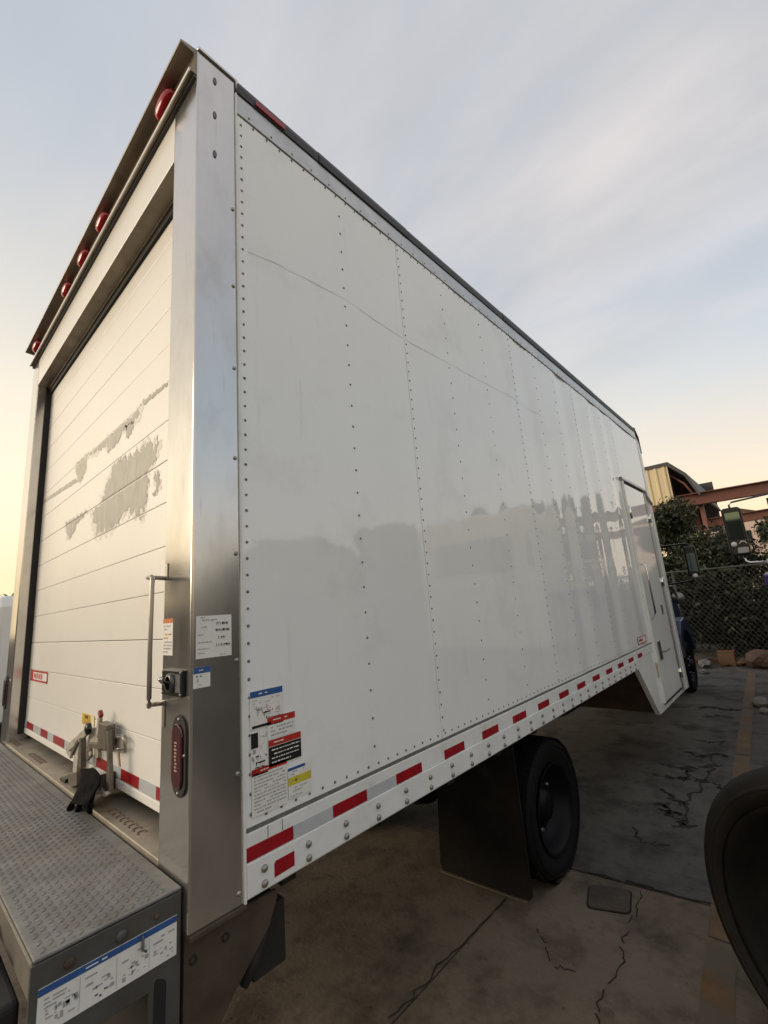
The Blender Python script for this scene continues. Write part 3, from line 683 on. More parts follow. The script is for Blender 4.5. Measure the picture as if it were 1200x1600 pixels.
# ---- latch hardware at the foot of the door
latw = mat('latch_paint', (0.62, 0.57, 0.49), 0.4, var=0.45, vscale=25, metal=0.2)
latd = mat('latch_dark_metal', (0.19, 0.165, 0.14), 0.45, metal=0.6, var=0.4, vscale=30)
lat = bpy.data.objects.new('door_latch', None); COL.objects.link(lat); lat.parent = T; lat.matrix_parent_inverse = Matrix.Translation(-ORIG[T.name])
def lp(px, py, y=0.045):
    r = r_ * (px - 600) - u_ * (py - 800) + f_ * 702.0; C0 = Vector((1.2123, -0.5555, 1.7197)); t = (y - C0.y) / r.y; P = C0 + r * t; return (P.x, P.y, P.z)
def bar(name, pts, r, m, n=8):
    bm = BM(); tube(bm, pts, r, n); return obj(name, bm, m, lat, smooth=True)
def flat(name, p0, p1, w, t, m):
    p0, p1 = Vector(p0), Vector(p1); d = (p1 - p0).normalized(); s = Vector((0, -1, 0)).cross(d).normalized() * w / 2; o = Vector((0, -t / 2, 0)); bm = BM()
    vs = [bm.verts.new(q) for q in (p0 + s + o, p0 - s + o, p1 - s + o, p1 + s + o, p0 + s - o, p0 - s - o, p1 - s - o, p1 + s - o)]
    for q in ((0, 1, 2, 3), (7, 6, 5, 4), (0, 4, 5, 1), (1, 5, 6, 2), (2, 6, 7, 3), (3, 7, 4, 0)): bm.faces.new([vs[i] for i in q])
    bmesh.ops.recalc_face_normals(bm, faces=bm.faces[:])
    return obj(name, bm, m, lat, bevel=0.002)
flat('lever_arm', lp(108, 1168), lp(139, 1140), 0.030, 0.012, latw)
flat('lever_arm', lp(106, 1170, .05), lp(112, 1180, .05), 0.03, 0.012, latw)
flat('lever_edge', lp(113, 1178, .04), lp(122, 1158, .04), 0.018, 0.01, latd)
flat('upright_bar', lp(124, 1152, .05), lp(119, 1208, .05), 0.055, 0.014, latw)
flat('upright_edge', lp(129, 1152, .045), lp(129, 1200, .045), 0.022, 0.02, latd)
bm = BM(); lathe(bm, [(0, .022), (.014, .022), (.018, .012), (.018, 0)], lp(141, 1138, .05), (0, -1, 0), 14); obj('pivot_bolt', bm, blackplastic, lat, smooth=True)
flat('handle_stem', lp(153, 1150, .05), lp(157, 1120, .045), 0.024, 0.012, latw)
flat('red_handle_tip', lp(156.5, 1118, .043), lp(158, 1113, .043), 0.026, 0.014, mat('latch_red', (.25, .02, .02), .5))
flat('latch_plate', lp(140, 1150, .066), lp(165, 1157, .066), 0.075, 0.008, latw)
flat('latch_block', lp(160, 1146, .045), lp(173, 1152, .045), 0.085, 0.03, latd)
flat('cross_bar', lp(142, 1164, .045), lp(166, 1166, .045), 0.018, 0.016, latd)
flat('hook', lp(139, 1170, .05), lp(140, 1186, .05), 0.055, 0.01, latd)
flat('hook_eye', lp(141, 1174, .042), lp(141.3, 1181, .042), 0.018, 0.006, latw)
flat('hook', lp(153, 1164, .05), lp(154, 1184, .05), 0.03, 0.012, mat('latch_tan', (.33, .29, .2), .5, metal=.3))
flat('upright_bar', lp(170.5, 1142, .03), lp(172, 1200, .03), 0.022, 0.014, latd)
flat('upright_bar', lp(171.5, 1198, .03), lp(172, 1236, .03), 0.030, 0.014, latd)
bar('ring', [lp(172, 1236, .03), lp(168, 1241, .02), lp(161, 1240, .02), lp(157, 1233, .03)], 0.008, latw)
flat('keeper_plate', lp(175, 1161, .072), lp(193, 1162, .072), 0.060, 0.006, latw)
bar('keeper_loop', [lp(174, 1150, .06), lp(192, 1153, .06), lp(196, 1158, .06), lp(195, 1170, .06), lp(176, 1171, .06)], 0.0045, mat('loop_grey', (.42, .39, .33), .4, metal=.5))
flat('rust_streak', lp(184, 1176, .0782), lp(186, 1198, .0782), 0.014, 0.0008, mat('rust_streak', (.50, .36, .28), .7))
flat('base_block', lp(120, 1216, .05), lp(133, 1213, .05), 0.05, 0.06, latd)
flat('base_block', lp(152, 1226, .05), lp(168, 1222, .05), 0.06, 0.05, blackplastic)
flat('pedal', lp(100, 1216, .03), lp(108, 1219, .03), 0.014, 0.03, blackplastic)

# ---- bottom rail, bolts, reflective strips
bm = BM(); box(bm, -0.05, 0.0055, 0.1502, 4.62, 1.0905, 1.1585); br = obj('bottom_rail', bm, rail_white, T, bevel=0.002)
bm = BM(); prism(bm, [(-0.05, 1.008), (0.006, 1.008), (0.0095, 1.012), (0.0095, 1.089), (0.004, 1.0898), (-0.05, 1.0898)], lambda u, v, w: (u, w, v), 0.1504, 4.02); br2 = obj('skirt_rail', bm, rail_white, T, bevel=0.0015)
bm = BM(); box(bm, -0.02, 0.0015, 0.15, 4.62, 1.1585, 1.170); obj('rail_gasket', bm, mat('gasket_grey', (.17, .17, .16), .7, var=.4, vscale=40), T)
k = 0
for i in range(27):
    a = 0.150 + 0.1495 * i; b = a + 0.1485
    if b > 4.25: break
    if i % 2 == 0 or i < 4:
        bm = BM(); box(bm, 0.0056, 0.0066, a, b, 1.0925, 1.1265); obj('reflective_strip', bm, redtape if i % 2 == 0 else silvertape, br)
bm = BM(); prism(bm, [(0.231, 1.027), (0.297, 1.029), (0.297, 1.065), (0.236, 1.065), (0.231, 1.060)], YZ, 0.0096, 0.0106); obj('reflective_strip', bm, redtape, br2)
b0 = None
for i in range(27):
    y = 0.20 + 0.1475 * i
    if y > 4.0: break
    for z in (1.062, 1.0265):
        if b0 is None:
            bm = BM(); lathe(bm, [(0, .0098), (.0025, .0098), (.0055, .0085), (.008, .005), (.0088, 0)], (0, 0, 0), (1, 0, 0), 10)
            b0 = obj('bolt', bm, bolt_m, br2, smooth=True); b0.location = (0.0095, y, z)
        else:
            c = b0.copy(); COL.objects.link(c); c.parent = br2; c.location = (0.0095, y, z)
# seam marks near the rear of the rail
for y in (0.215, 0.262):
    bm = BM(); box(bm, 0.0056, 0.0062, y, y + 0.002, 1.128, 1.157); obj('rail_joint', bm, rivet_m, br)

# ---- side door with its drop-down skirt
bm = BM(); prism(bm, [(4.0, 1.009), (4.02, 1.0897), (4.62, 1.0897), (4.62, 2.879), (5.77, 2.879), (5.77, 0.53), (4.45, 0.53)], YZ, -0.045, 0.001); dsk = obj('door_skirt', bm, white, T, bevel=0.004)
bm = BM(); prism(bm, [(4.655, 0.575), (5.50, 0.575), (5.50, 2.835), (4.655, 2.835)], YZ, 0.0012, 0.006); gk = obj('side_door', bm, blackgap, T)
bm = BM(); prism(bm, [(4.678, 0.600), (5.478, 0.600), (5.478, 2.812), (4.678, 2.812)], YZ, 0.0, 0.014); obj('door_leaf', bm, white, gk, bevel=0.004)
bm = BM(); prism(bm, [(4.60, 2.84), (5.60, 2.84), (5.62, 2.79), (5.86, 2.70), (5.86, 2.72), (5.63, 2.812), (5.60, 2.87), (4.57, 2.87)], YZ, 0.002, 0.028); obj('drip_rail', bm, alu, gk, bevel=0.003)
bm = BM(); box(bm, 0.001, 0.022, 4.618, 4.650, 0.60, 2.84); obj('door_jamb', bm, rail_white, gk, bevel=0.004)
bm = BM(); box(bm, 0.001, 0.020, 5.506, 5.545, 0.56, 2.80); obj('door_jamb', bm, alu, gk, bevel=0.004)
for z in (0.75, 1.75, 2.5):
    bm = BM(); cyl(bm, (0.026, 5.51, z - 0.05), (0.026, 5.51, z + 0.05), 0.012, 10); box(bm, 0.0145, 0.020, 5.44, 5.51, z - 0.045, z + 0.045); obj('hinge', bm, chrome, gk)
bm = BM(); cyl(bm, (0.024, 4.665, 2.42), (0.024, 4.665, 2.56), 0.014, 10); box(bm, 0.0145, 0.022, 4.665, 4.73, 2.45, 2.53); obj('hold_open_catch', bm, chrome, gk)
bm = BM(); box(bm, 0.0142, 0.024, 4.76, 4.86, 0.98, 1.16); tube(bm, [(0.03, 4.80, 1.06), (0.06, 4.82, 1.06), (0.065, 5.0, 1.065)], 0.010, 8); obj('handle', bm, mat('handle_grey', (.25, .25, .24), .35, metal=.8), gk, bevel=0.003)
bm = BM(); tube(bm, [(0.02, 4.70, 1.95), (0.06, 4.71, 1.92), (0.06, 4.73, 1.45), (0.02, 4.74, 1.38)], 0.010, 8); obj('grab_rail', bm, chrome, gk, smooth=True)
bm = BM(); box(bm, 0.001, 0.018, 4.60, 4.68, 0.84, 0.98); obj('latch_keeper', bm, latw, gk, bevel=0.004)
bm = BM(); box(bm, 0.0142, 0.02, 5.22, 5.30, 1.40, 1.50); obj('lock', bm, bolt_m, gk, bevel=0.003)
# step-well walls under the door
bm = BM(); prism(bm, [(4.05, 1.0), (4.50, 0.535), (5.77, 0.535), (5.77, 0.56), (4.52, 0.56), (4.10, 1.0)], YZ, -0.75, -0.046); obj('step_well', bm, mat('brown_step_metal', (.13, .085, .055), .7, var=.5, vscale=5), T)
bm = BM(); box(bm, -0.78, -0.75, 4.05, 5.8, 0.535, 1.0); obj('step_well_wall', bm, under, T)

# ---- chassis
for x in (-0.84, -1.72):
    bm = BM(); box(bm, x - 0.04, x + 0.04, 0.25, 8.2, 0.70, 0.95); obj('frame_rail', bm, under, T)
bm = BM()
for y in np.arange(0.3, 5.6, 0.42): box(bm, XL + 0.06, -0.06, y, y + 0.05, 0.955, 1.019)
stuff(obj('cross_members', bm, under, T))
bm = BM(); box(bm, XL + 0.05, -0.05, 0.165, 4.05, 0.98, 1.019); obj('floor_underside', bm, under, T)
bm = BM(); cyl(bm, (-2.2, 2.39, 0.42), (-0.35, 2.39, 0.42), 0.075, 14); obj('rear_axle', bm, under, T)
bm = BM(); lathe(bm, [(-.16, .07), (-.12, .17), (0, .2), (.12, .17), (.16, .07)], (-1.27, 2.39, .42), (1, 0, 0), 20); obj('differential', bm, under, T, smooth=True)
bm = BM(); box(bm, -1.25, -0.95, 3.0, 4.0, 0.45, 0.75); obj('fuel_tank', bm, under, T, bevel=0.05, seg=3)
def wheel(parent, cx, cy, cz, R, wd, out, tm, rm, name='wheel', lugs=True, rimr=0.25, yaw=0.0, dish=0.13):
    """out = +1 when the dished outer face looks along +x (before yaw)"""
    ax = Vector((out * math.cos(yaw), out * math.sin(yaw), 0)); c = Vector((cx, cy, cz))
    prof = [(-wd, rimr), (-wd + .01, rimr + .04), (-wd - .004, R * .80), (-wd + .02, R * .965), (-wd + .045, R), (-.045, R), (-.02, R * .967), (-.006, R * .94), (.003, R * .80), (-.004, rimr + .05), (-.012, rimr + .015), (-.02, rimr)]
    bm = BM(); lathe(bm, prof, c, ax, 56)
    t = obj(name, bm, tm, parent, smooth=True)
    # tread grooves and shoulder lugs as real geometry
    bm = BM(); d, s, q = frame_of(ax)
    n = 60
    for k in range(n if lugs else 0):
        a = 2 * math.pi * k / n; rad = math.cos(a) * s + math.sin(a) * q; tan = -math.sin(a) * s + math.cos(a) * q
        for off, w in ((-wd * .22, .035), (-wd * .5, .04), (-wd * .78, .035)):
            p = c + d * off + rad * (R - .003)
            vs = [p + d * sx * w + tan * sy * R * .040 for sx, sy in ((-1, -1), (1, -1), (1, 1), (-1, 1))]
            lo = [bm.verts.new(v) for v in vs]; hi = [bm.verts.new(v + rad * .008) for v in vs]
            bm.faces.new(hi)
            for i in range(4): bm.faces.new((lo[i], lo[(i + 1) % 4], hi[(i + 1) % 4], hi[i]))
    bmesh.ops.recalc_face_normals(bm, faces=bm.faces[:])
    if lugs: stuff(obj('tread', bm, tm, t))
    bm = BM(); lathe(bm, [(-.004, R * .905), (.0055, R * .90), (.0055, R * .885), (0, R * .88)], c, ax, 56); obj('sidewall_rib', bm, tm, t, smooth=True)
    bm = BM(); lathe(bm, [(-.004, rimr + .004), (-.004, rimr - .012), (-.03, rimr - .02), (-.06, rimr - .045), (-dish, rimr - .05), (-dish - .005, rimr * .62), (-dish + .02, rimr * .50), (-dish + .02, rimr * .36), (-dish + .07, rimr * .33), (-dish + .08, rimr * .1), (-dish + .08, 0)], c, ax, 40)
    obj('rim', bm, rm, t, smooth=True)
    for k in range(8):
        a = 2 * math.pi * k / 8 + .2; p = c + rimr * .56 * (math.cos(a) * s + math.sin(a) * q) + d * (-dish + .005)
        bm = BM(); cyl(bm, p, p + d * .03, .013, 6); obj('lug_nut', bm, nut_m, t)
    return t
wheel(T, -0.175, 2.39, 0.42, 0.385, 0.215, 1, tyre_m, rim_m)
wheel(T, -0.44, 2.39, 0.42, 0.385, 0.215, 1, tyre_m, rim_m)
wheel(T, XL + 0.175, 2.39, 0.42, 0.385, 0.215, -1, tyre_m, rim_m)
wheel(T, XL + 0.44, 2.39, 0.42, 0.385, 0.215, -1, tyre_m, rim_m)
# mud flap
bm = BM(); Vg = []
poly = [(-0.725, 0.95), (-0.185, 0.95), (-0.180, 0.60), (-0.180, 0.13), (-0.205, 0.105), (-0.775, 0.092), (-0.79, 0.13), (-0.75, 0.6)]
prism(bm, poly, lambda u, v, w: (u, w + 0.05 * (0.95 - v) ** 2 * (1 if True else 0) - 0.03 * (0.95 - v), v), 1.945, 1.957); fl = obj('mud_flap', bm, flapm, T, bevel=0.002)
bm = BM(); box(bm, -0.80, -0.17, 1.935, 1.965, 0.90, 0.955); obj('flap_bracket', bm, mat('bracket_steel', (.12, .11, .10), .5, metal=.5), fl, bevel=0.003)
bm = BM(); tube(bm, [(-0.205, 1.936, .106), (-0.775, 1.936, .093)], 0.006, 6); obj('flap_weight', bm, mat('flap_edge', (.11, .085, .05), .6), fl)
for s in (XL,):
    bm = BM(); box(bm, XL + .19, XL + .78, 1.94, 1.952, .12, .95); obj('mud_flap', bm, flapm, T)

# ---- lift platform behind the door
lg = bpy.data.objects.new('lift_platform', None); COL.objects.link(lg); lg.parent = T; lg.matrix_parent_inverse = Matrix.Translation(-ORIG[T.name])
PX1, PX0, PY0, PY1, PZ = -0.022, -2.52, -0.295, -0.006, 1.100
bm = BM(); box(bm, PX0, PX1 - 0.002, PY0 + .004, PY1, PZ - 0.006, PZ); obj('tread_plate', bm, tread, lg, bevel=0.002)
V = []; F = []
pitch = 0.0165
nx = int((PX1 - PX0 - .04) / pitch); nyy = int((PY1 - PY0 - .03) / pitch)
for i in range(nx):
    for j in range(nyy):
        x = PX1 - .02 - i * pitch; y = PY0 + .022 + j * pitch; a = math.radians(45 if (i + j) % 2 else -45); l, w = .0092, .0024
        ca, sa = math.cos(a), math.sin(a); b = len(V)
        for du, dv, h in ((-l, 0, 0), (0, -w, 0), (l, 0, 0), (0, w, 0)): V.append((x + du * ca - dv * sa, y + du * sa + dv * ca, PZ + .0002))
        for du in (-l * .55, l * .55): V.append((x + du * ca, y + du * sa, PZ + .0017))
        F += [(b, b + 1, b + 4), (b + 1, b + 5, b + 4), (b + 1, b + 2, b + 5), (b + 2, b + 3, b + 5), (b + 3, b + 4, b + 5), (b + 3, b, b + 4)]
tr = quads_obj('tread_bars', V, F, tread, lg); tr['kind'] = 'stuff'
# side plate with slot
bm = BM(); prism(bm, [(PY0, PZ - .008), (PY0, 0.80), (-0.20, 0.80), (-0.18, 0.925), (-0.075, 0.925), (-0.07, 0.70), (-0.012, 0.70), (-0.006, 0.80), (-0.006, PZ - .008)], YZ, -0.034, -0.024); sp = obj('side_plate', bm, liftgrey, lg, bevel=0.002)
bm = BM(); prism(bm, rounded([(-0.068, 0.70), (-0.040, 0.70), (-0.038, 0.932), (-0.064, 0.945)], .01), YZ, -0.0245, -0.0228); obj('slot', bm, blackgap, lg)
bm = BM(); box(bm, PX0, PX1 - .012, PY0, PY0 + .010, 1.030, PZ - .007); obj('rear_edge_plate', bm, mat('worn_edge_metal', (.24, .22, .19), .5, metal=.4, var=.35, vscale=8), lg, bevel=0.003)
bm = BM(); box(bm, PX0, -0.06, PY0 + .02, PY1, .98, .995); obj('platform_underside', bm, under, lg)
bm = BM(); box(bm, -2.4, -0.04, -.02, .02, .60, 1.08); obj('back_plate', bm, under, lg)
label('decal', lg, 'side', -0.0235, -0.281, -0.0165, 0.968, 1.048, [(0, .83, 1, .99, l_blue)] + lines(.30, .70, .87, .95, 1, label_w, .85, .5) + lines(.04, .2, .5, .76, 3, l_grey) + sketch(.04, .24, .08, .5, 22, l_grey) + lines(.3, .5, .55, .72, 2, l_grey) + sketch(.30, .5, .1, .5, 14, l_grey) + sketch(.36, .46, .1, .24, 4, l_black) + lines(.56, .74, .5, .72, 2, l_grey, .8) + sketch(.55, .75, .1, .45, 14, l_grey) + lines(.8, .98, .52, .72, 2, l_grey) + sketch(.8, .97, .08, .4, 10, l_grey) + [(.265, .06, .268, .78, l_grey), (.52, .06, .523, .78, l_grey), (.77, .06, .773, .78, l_grey)])
for y, z, m, rr in ((-0.135, 1.064, liftgrey, .012), (-0.231, 1.066, rust, .010), (-0.062, 1.066, rust, .007)):
    bm = BM(); lathe(bm, [(0, rr), (.003, rr), (.006, rr * .7), (.006, 0)], (-0.024, y, z), (1, 0, 0), 12); obj('plate_bolt', bm, m, lg, smooth=True)
bm = BM(); tube(bm, [(-0.018, -0.093, 1.046), (-0.017, -0.093, 1.018), (-0.012, -0.086, 1.014)], .003, 6); obj('hook', bm, mat('green_grey_metal', (.10, .12, .11), .5, metal=.5), lg, smooth=True)
bm = BM(); box(bm, -0.6, -0.075, PY0 - .045, PY0 - .002, .90, 1.02); obj('rubber_bumper', bm, blackgap, lg, bevel=0.012, seg=3)
bm = BM(); box(bm, -2.2, -0.66, PY0 - .03, PY0 - .002, .93, 1.0); obj('rubber_bumper', bm, blackgap, lg, bevel=0.01)
bm = BM(); tube(bm, [(-.36, PY0 - .02, 1.05), (-.30, PY0 - .03, 1.03), (-.2, PY0 - .03, 1.045)], .012, 8); obj('latch_pin', bm, blackplastic, lg, smooth=True)
# mounting bracket under the post
bm = BM(); prism(bm, [(0.004, 0.988), (0.262, 0.975), (0.262, 0.955), (0.235, 0.90), (0.126, 0.80), (0.085, 0.755), (0.06, 0.70), (0.0, 0.66)], YZ, -0.038, -0.026); bk = obj('mounting_bracket', bm, rust, T, bevel=0.002)
for y, z in ((0.107, 0.939), (0.024, 0.935)):
    bm = BM(); lathe(bm, [(0, .010), (.003, .010), (.0025, .006), (-.001, .005), (-.001, 0)], (-0.026, y, z), (1, 0, 0), 12); obj('bracket_hole', bm, blackgap, bk, smooth=True)
bm = BM(); box(bm, -0.40, -0.05, 0.20, 0.30, 0.78, 0.93); obj('bracket_gusset', bm, under, bk)
bm = BM(); tube(bm, [(-0.05, 0.26, 0.95), (-0.045, 0.235, 0.89), (-0.045, 0.20, 0.84), (-0.05, 0.17, .79)], [.008, .012, .02, .012], 8); obj('hose', bm, blackgap, bk, smooth=True)
bm = BM(); box(bm, -2.45, -0.35, 0.05, 0.20, 0.62, 0.98); obj('lift_beam', bm, under, T)

# ---- cab of the truck, mostly hidden in front of the body
cab = bpy.data.objects.new('cab', None); COL.objects.link(cab); cab.parent = T; cab.matrix_parent_inverse = Matrix.Translation(-ORIG[T.name])
bm = BM(); prism(bm, [(6.02, 0.75), (6.02, 2.55), (6.10, 2.68), (6.9, 2.66), (7.35, 1.95), (7.42, 0.75)], YZ, -2.24, -0.31); obj('cab_shell', bm, navy, cab, bevel=0.05, seg=3)
bm = BM(); prism(bm, [(7.40, 0.75), (7.40, 1.62), (8.55, 1.45), (8.70, 1.30), (8.72, 0.72), (8.5, 0.72), (8.42, 0.95), (8.15, 1.08), (7.88, 0.95), (7.78, .72)], YZ, -2.15, -0.42); obj('hood', bm, navy, cab, bevel=0.05, seg=3)
bm = BM(); prism(bm, [(7.62, .62), (7.70, .95), (7.92, 1.14), (8.22, 1.18), (8.5, 1.10), (8.66, .90), (8.72, .62), (8.60, .62), (8.50, .88), (8.2, 1.0), (7.95, .95), (7.80, .80), (7.74, .62)], YZ, -0.62, -0.30); obj('fender', bm, navy, cab, bevel=0.02)
bm = BM(); prism(bm, [(6.3, 1.75), (6.3, 2.45), (6.85, 2.43), (7.2, 1.85), (7.2, 1.75)], YZ, -0.315, -0.304); obj('door_window', bm, glass, cab)
bm = BM(); box(bm, -2.2, -0.36, 8.72, 8.86, .50, .80); obj('bumper', bm, blackgap, cab, bevel=0.03)
bm = BM(); box(bm, -0.42, -0.29, 6.2, 7.45, .48, .66); obj('cab_step', bm, chrome, cab, bevel=0.02)
bm = BM(); lathe(bm, [(0, .09), (.03, .085), (.05, .04), (.05, 0)], (-.52, 8.70, 1.08), (0, 1, 0), 16); obj('headlight', bm, whitelens, cab, smooth=True)
bm = BM(); tube(bm, [(-.33, 7.35, 1.72), (-.25, 7.45, 1.68), (-.24, 7.6, 1.55)], .02, 8); lathe(bm, [(-.02, 0), (-.02, .06), (.02, .09), (.03, 0)], (-.22, 7.62, 1.50), (0, -1, 0), 14); obj('hood_mirror', bm, bolt_m, cab, smooth=True)
wheel(T, -0.34, 8.2, 0.42, 0.385, 0.215, 1, tyre_m, rim_m, 'front_wheel', dish=.03)
wheel(T, -2.20, 8.2, 0.42, 0.385, 0.215, -1, tyre_m, rim_m, 'front_wheel', dish=.03)
bm = BM(); box(bm, 0.110, 0.245, 6.66, 6.75, 1.80, 2.20); mo = obj('side_mirror', bm, blackplastic, T, bevel=0.025, seg=3)
bm = BM(); box(bm, 0.142, 0.235, 6.652, 6.659, 1.86, 2.10); obj('mirror_glass', bm, mat('pale_mirror_glass', (.20, .25, .235), .05, metal=1.0), mo)
bm = BM(); lathe(bm, [(0, .03), (.01, .03), (.02, 0)], (0.19, 6.66, 1.80), (0, -1, 0), 14); obj('mirror_lamp', bm, whitelens, mo, smooth=True)
bm = BM(); tube(bm, [(-0.30, 6.9, 1.70), (0.14, 6.72, 1.74), (0.18, 6.72, 1.80), (0.18, 6.72, 2.22), (0.14, 6.74, 2.24), (-0.30, 6.9, 2.25)], .012, 8); obj('mirror_arm', bm, blackplastic, mo, smooth=True)

# ------------------------------------------------------------------ black strap and loose wheel
bm = BM()
random.seed(11)
pts = [lp(150, 1210, .02), lp(147, 1222, -.01), lp(143, 1235, -.03), lp(134, 1248, -.05), lp(124, 1258, -.055)]
def sheet(bm, rows):
    R = [[bm.verts.new(p) for p in row] for row in rows]
    for A, B in zip(R, R[1:]):
        for i in range(len(A) - 1): bm.faces.new((A[i], A[i + 1], B[i + 1], B[i]))
def on_plane(px, py, z):
    r = r_ * (px - 600) - u_ * (py - 800) + f_ * 702.0; C0 = Vector((1.2123, -0.5555, 1.7197)); t = (z - C0.z) / r.z; return C0 + r * t
rows = []
outl = [((128, 1202), (150, 1202)), ((130, 1214), (158, 1212)), ((126, 1226), (158, 1224)), ((121, 1238), (150, 1238)), ((116, 1248), (147, 1250)), ((113, 1256), (146, 1262))]
for k, (a, b) in enumerate(outl):
    row = []
    for i in range(9):
        t = i / 8; px = a[0] + (b[0] - a[0]) * t; py = a[1] + (b[1] - a[1]) * t
        yy = 0.035 - 0.016 * k - 0.006 * math.sin(i * .9 + k * 2.1) + random.uniform(-.003, .003)
        P = Vector(lp(px, py, yy)); 
        if P.z < PZ + .006: P = on_plane(px, py, PZ + .008 + .010 * random.random())
        row.append(P)
    rows.append(row)
sheet(bm, rows)
for a, b in (((113, 1256), (108, 1264)), ((125, 1258), (121, 1266)), ((138, 1260), (140, 1268))):
    tube(bm, [on_plane(*a, PZ + .008), on_plane((a[0] + b[0]) / 2, (a[1] + b[1]) / 2, PZ + .010), on_plane(*b, PZ + .006)], [.006, .005, .003], 6)
rag = obj('black_strap', bm, blackcloth, None, smooth=True)
sd_ = rag.modifiers.new('s', 'SOLIDIFY'); sd_.thickness = 0.006
tag(rag, 'crumpled black strap hanging from the door latch onto the tread plate', 'strap')
W2 = thing('truck_wheel', 'large black truck wheel cut off by the right edge beside the parking line', 'wheel', (1.128, 1.53, G))
wheel(W2, 1.128, 1.53, G + .52, 0.52, 0.28, -1, tyre_d, rim_w, 'tyre', lugs=False, rimr=.41, yaw=1.058, dish=.20)

# ------------------------------------------------------------------ neighbouring tractor on the right
TT = thing('semi_tractor', 'parked tractor unit with purple trim whose mirror shows at the right edge', 'truck', (2.3, 4.0, G))
tcab = bpy.data.objects.new('cab', None); COL.objects.link(tcab); tcab.parent = TT; tcab.matrix_parent_inverse = Matrix.Translation(-ORIG[TT.name])
bm = BM(); box(bm, 1.32, 3.45, 5.30, 6.9, 1.0, 2.95); obj('cab_shell', bm, cabcream, tcab, bevel=.08, seg=3)
bm = BM(); box(bm, 1.55, 3.0, 5.285, 5.31, 2.08, 2.58); obj('rear_window', bm, glass, tcab, bevel=.01)
bm = BM(); prism(bm, [(6.9, .9), (6.9, 1.95), (8.5, 1.75), (8.6, .9)], YZ, 1.35, 3.2); obj('hood', bm, purple, tcab, bevel=.08, seg=3)
bm = BM(); prism(bm, [(5.62, 1.62), (5.60, 1.74), (5.9, 1.76), (6.2, 1.74), (6.2, 1.62)], YZ, .925, 1.33); obj('purple_fairing', bm, purple, tcab, bevel=.015)
for x in (1.85, 2.7):
    bm = BM(); box(bm, x - .04, x + .04, .9, 8.3, .75, 1.0); obj('frame_rail', bm, under, TT)
wheel(TT, 1.62, 1.95, G + .5, .5, .26, -1, tyre_d, rim_w, 'rear_wheel', rimr=.3)
wheel(TT, 2.95, 1.95, G + .5, .5, .26, 1, tyre_d, rim_w, 'rear_wheel', rimr=.3)
wheel(TT, 1.30, 7.8, G + .5, .5, .26, -1, tyre_d, rim_w, 'front_wheel', rimr=.3, dish=.03)
wheel(TT, 3.25, 7.8, G + .5, .5, .26, 1, tyre_d, rim_w, 'front_wheel', rimr=.3, dish=.03)
mirr = bpy.data.objects.new('side_mirror', None); COL.objects.link(mirr); mirr.parent = TT; mirr.matrix_parent_inverse = Matrix.Translation(-ORIG[TT.name])
MY = 5.70
bm = BM(); prism(bm, rounded([(.695, 1.96), (.870, 1.96), (.865, 2.50), (.690, 2.50)], .04), XZ, MY, MY + .10); obj('mirror_housing', bm, blackplastic, mirr, bevel=.02, seg=3)
bm = BM(); prism(bm, rounded([(.722, 2.14), (.85, 2.14), (.848, 2.44), (.718, 2.44)], .015), lambda u, v, w: (u, w - .008 - (v - 2.29) * .028, v), MY - .004, MY + .012); obj('mirror_glass', bm, mirrorglass, mirr)
bm = BM(); lathe(bm, [(0, .028), (.012, .026), (.02, .012), (.022, 0)], (.742, MY - .001, 2.09), (0, -1, 0), 16); obj('mirror_lamp', bm, whitelens, mirr, smooth=True)
bm = BM(); prism(bm, rounded([(.760, 1.99), (.858, 1.99), (.860, 2.05), (.765, 2.05)], .012), XZ, MY - .006, MY + .001); obj('convex_glass', bm, mat('pale_grey_plastic', (.42, .40, .40), .3), mirr)
bm = BM(); tube(bm, [(.79, MY - .003, 2.09), (.81, MY - .006, 2.115), (.84, MY - .006, 2.11), (.852, MY - .003, 2.085)], .007, 6); obj('mirror_clip', bm, whitelens, mirr, smooth=True)
bm = BM(); tube(bm, [(.80, MY + .05, 1.96), (.81, MY + .05, 1.90), (.84, MY + .05, 1.88), (1.02, MY + .05, 1.87)], .011, 8); obj('mirror_arm', bm, chrome, mirr, smooth=True)
bm = BM(); tube(bm, [(.98, MY + .05, 1.875), (1.34, MY + .05, 1.88)], .024, 10); obj('arm_bracket', bm, whitelens, mirr, smooth=True)
bm = BM(); tube(bm, [(.775, MY + .05, 2.50), (.772, MY + .05, 2.53), (.80, MY + .05, 2.56), (1.34, MY + .05, 2.60)], .010, 8); obj('mirror_arm', bm, blackplastic, mirr, smooth=True)

# ------------------------------------------------------------------ chain-link fence
FY = 11.35
FN = thing('chain_link_fence', 'dark chain link fence across the far end of the yard', 'fence', (0, FY, G))
V = []; F = []
def wirebar(p, q, r=.0032):
    p, q = Vector(p), Vector(q); d, s, t = frame_of(q - p); b = len(V)
    for e in (p, q):
        for k in range(3): V.append(tuple(e + r * (math.cos(k * 2.094) * s + math.sin(k * 2.094) * t)))
    for k in range(3): F.append((b + k, b + (k + 1) % 3, b + 3 + (k + 1) % 3, b + 3 + k))
H0, H1 = G + .05, 1.95; dh = H1 - H0
for x in np.arange(-7.5, 7.5, .095):
    wirebar((x, FY + .004, H0), (x + dh * .8, FY + .004, H1)); wirebar((x, FY - .004, H0), (x - dh * .8, FY - .004, H1))
me = bpy.data.meshes.new('mesh_wire'); me.from_pydata(V, [], F); me.materials.append(wire); o = link('mesh_wire', me, FN); o['kind'] = 'stuff'
for x in np.arange(-7.5, 7.6, 3.0):
    bm = BM(); cyl(bm, (x + .6, FY + .03, G), (x + .6, FY + .03, 2.02), .03, 10); obj('fence_post', bm, postm, FN, smooth=False)
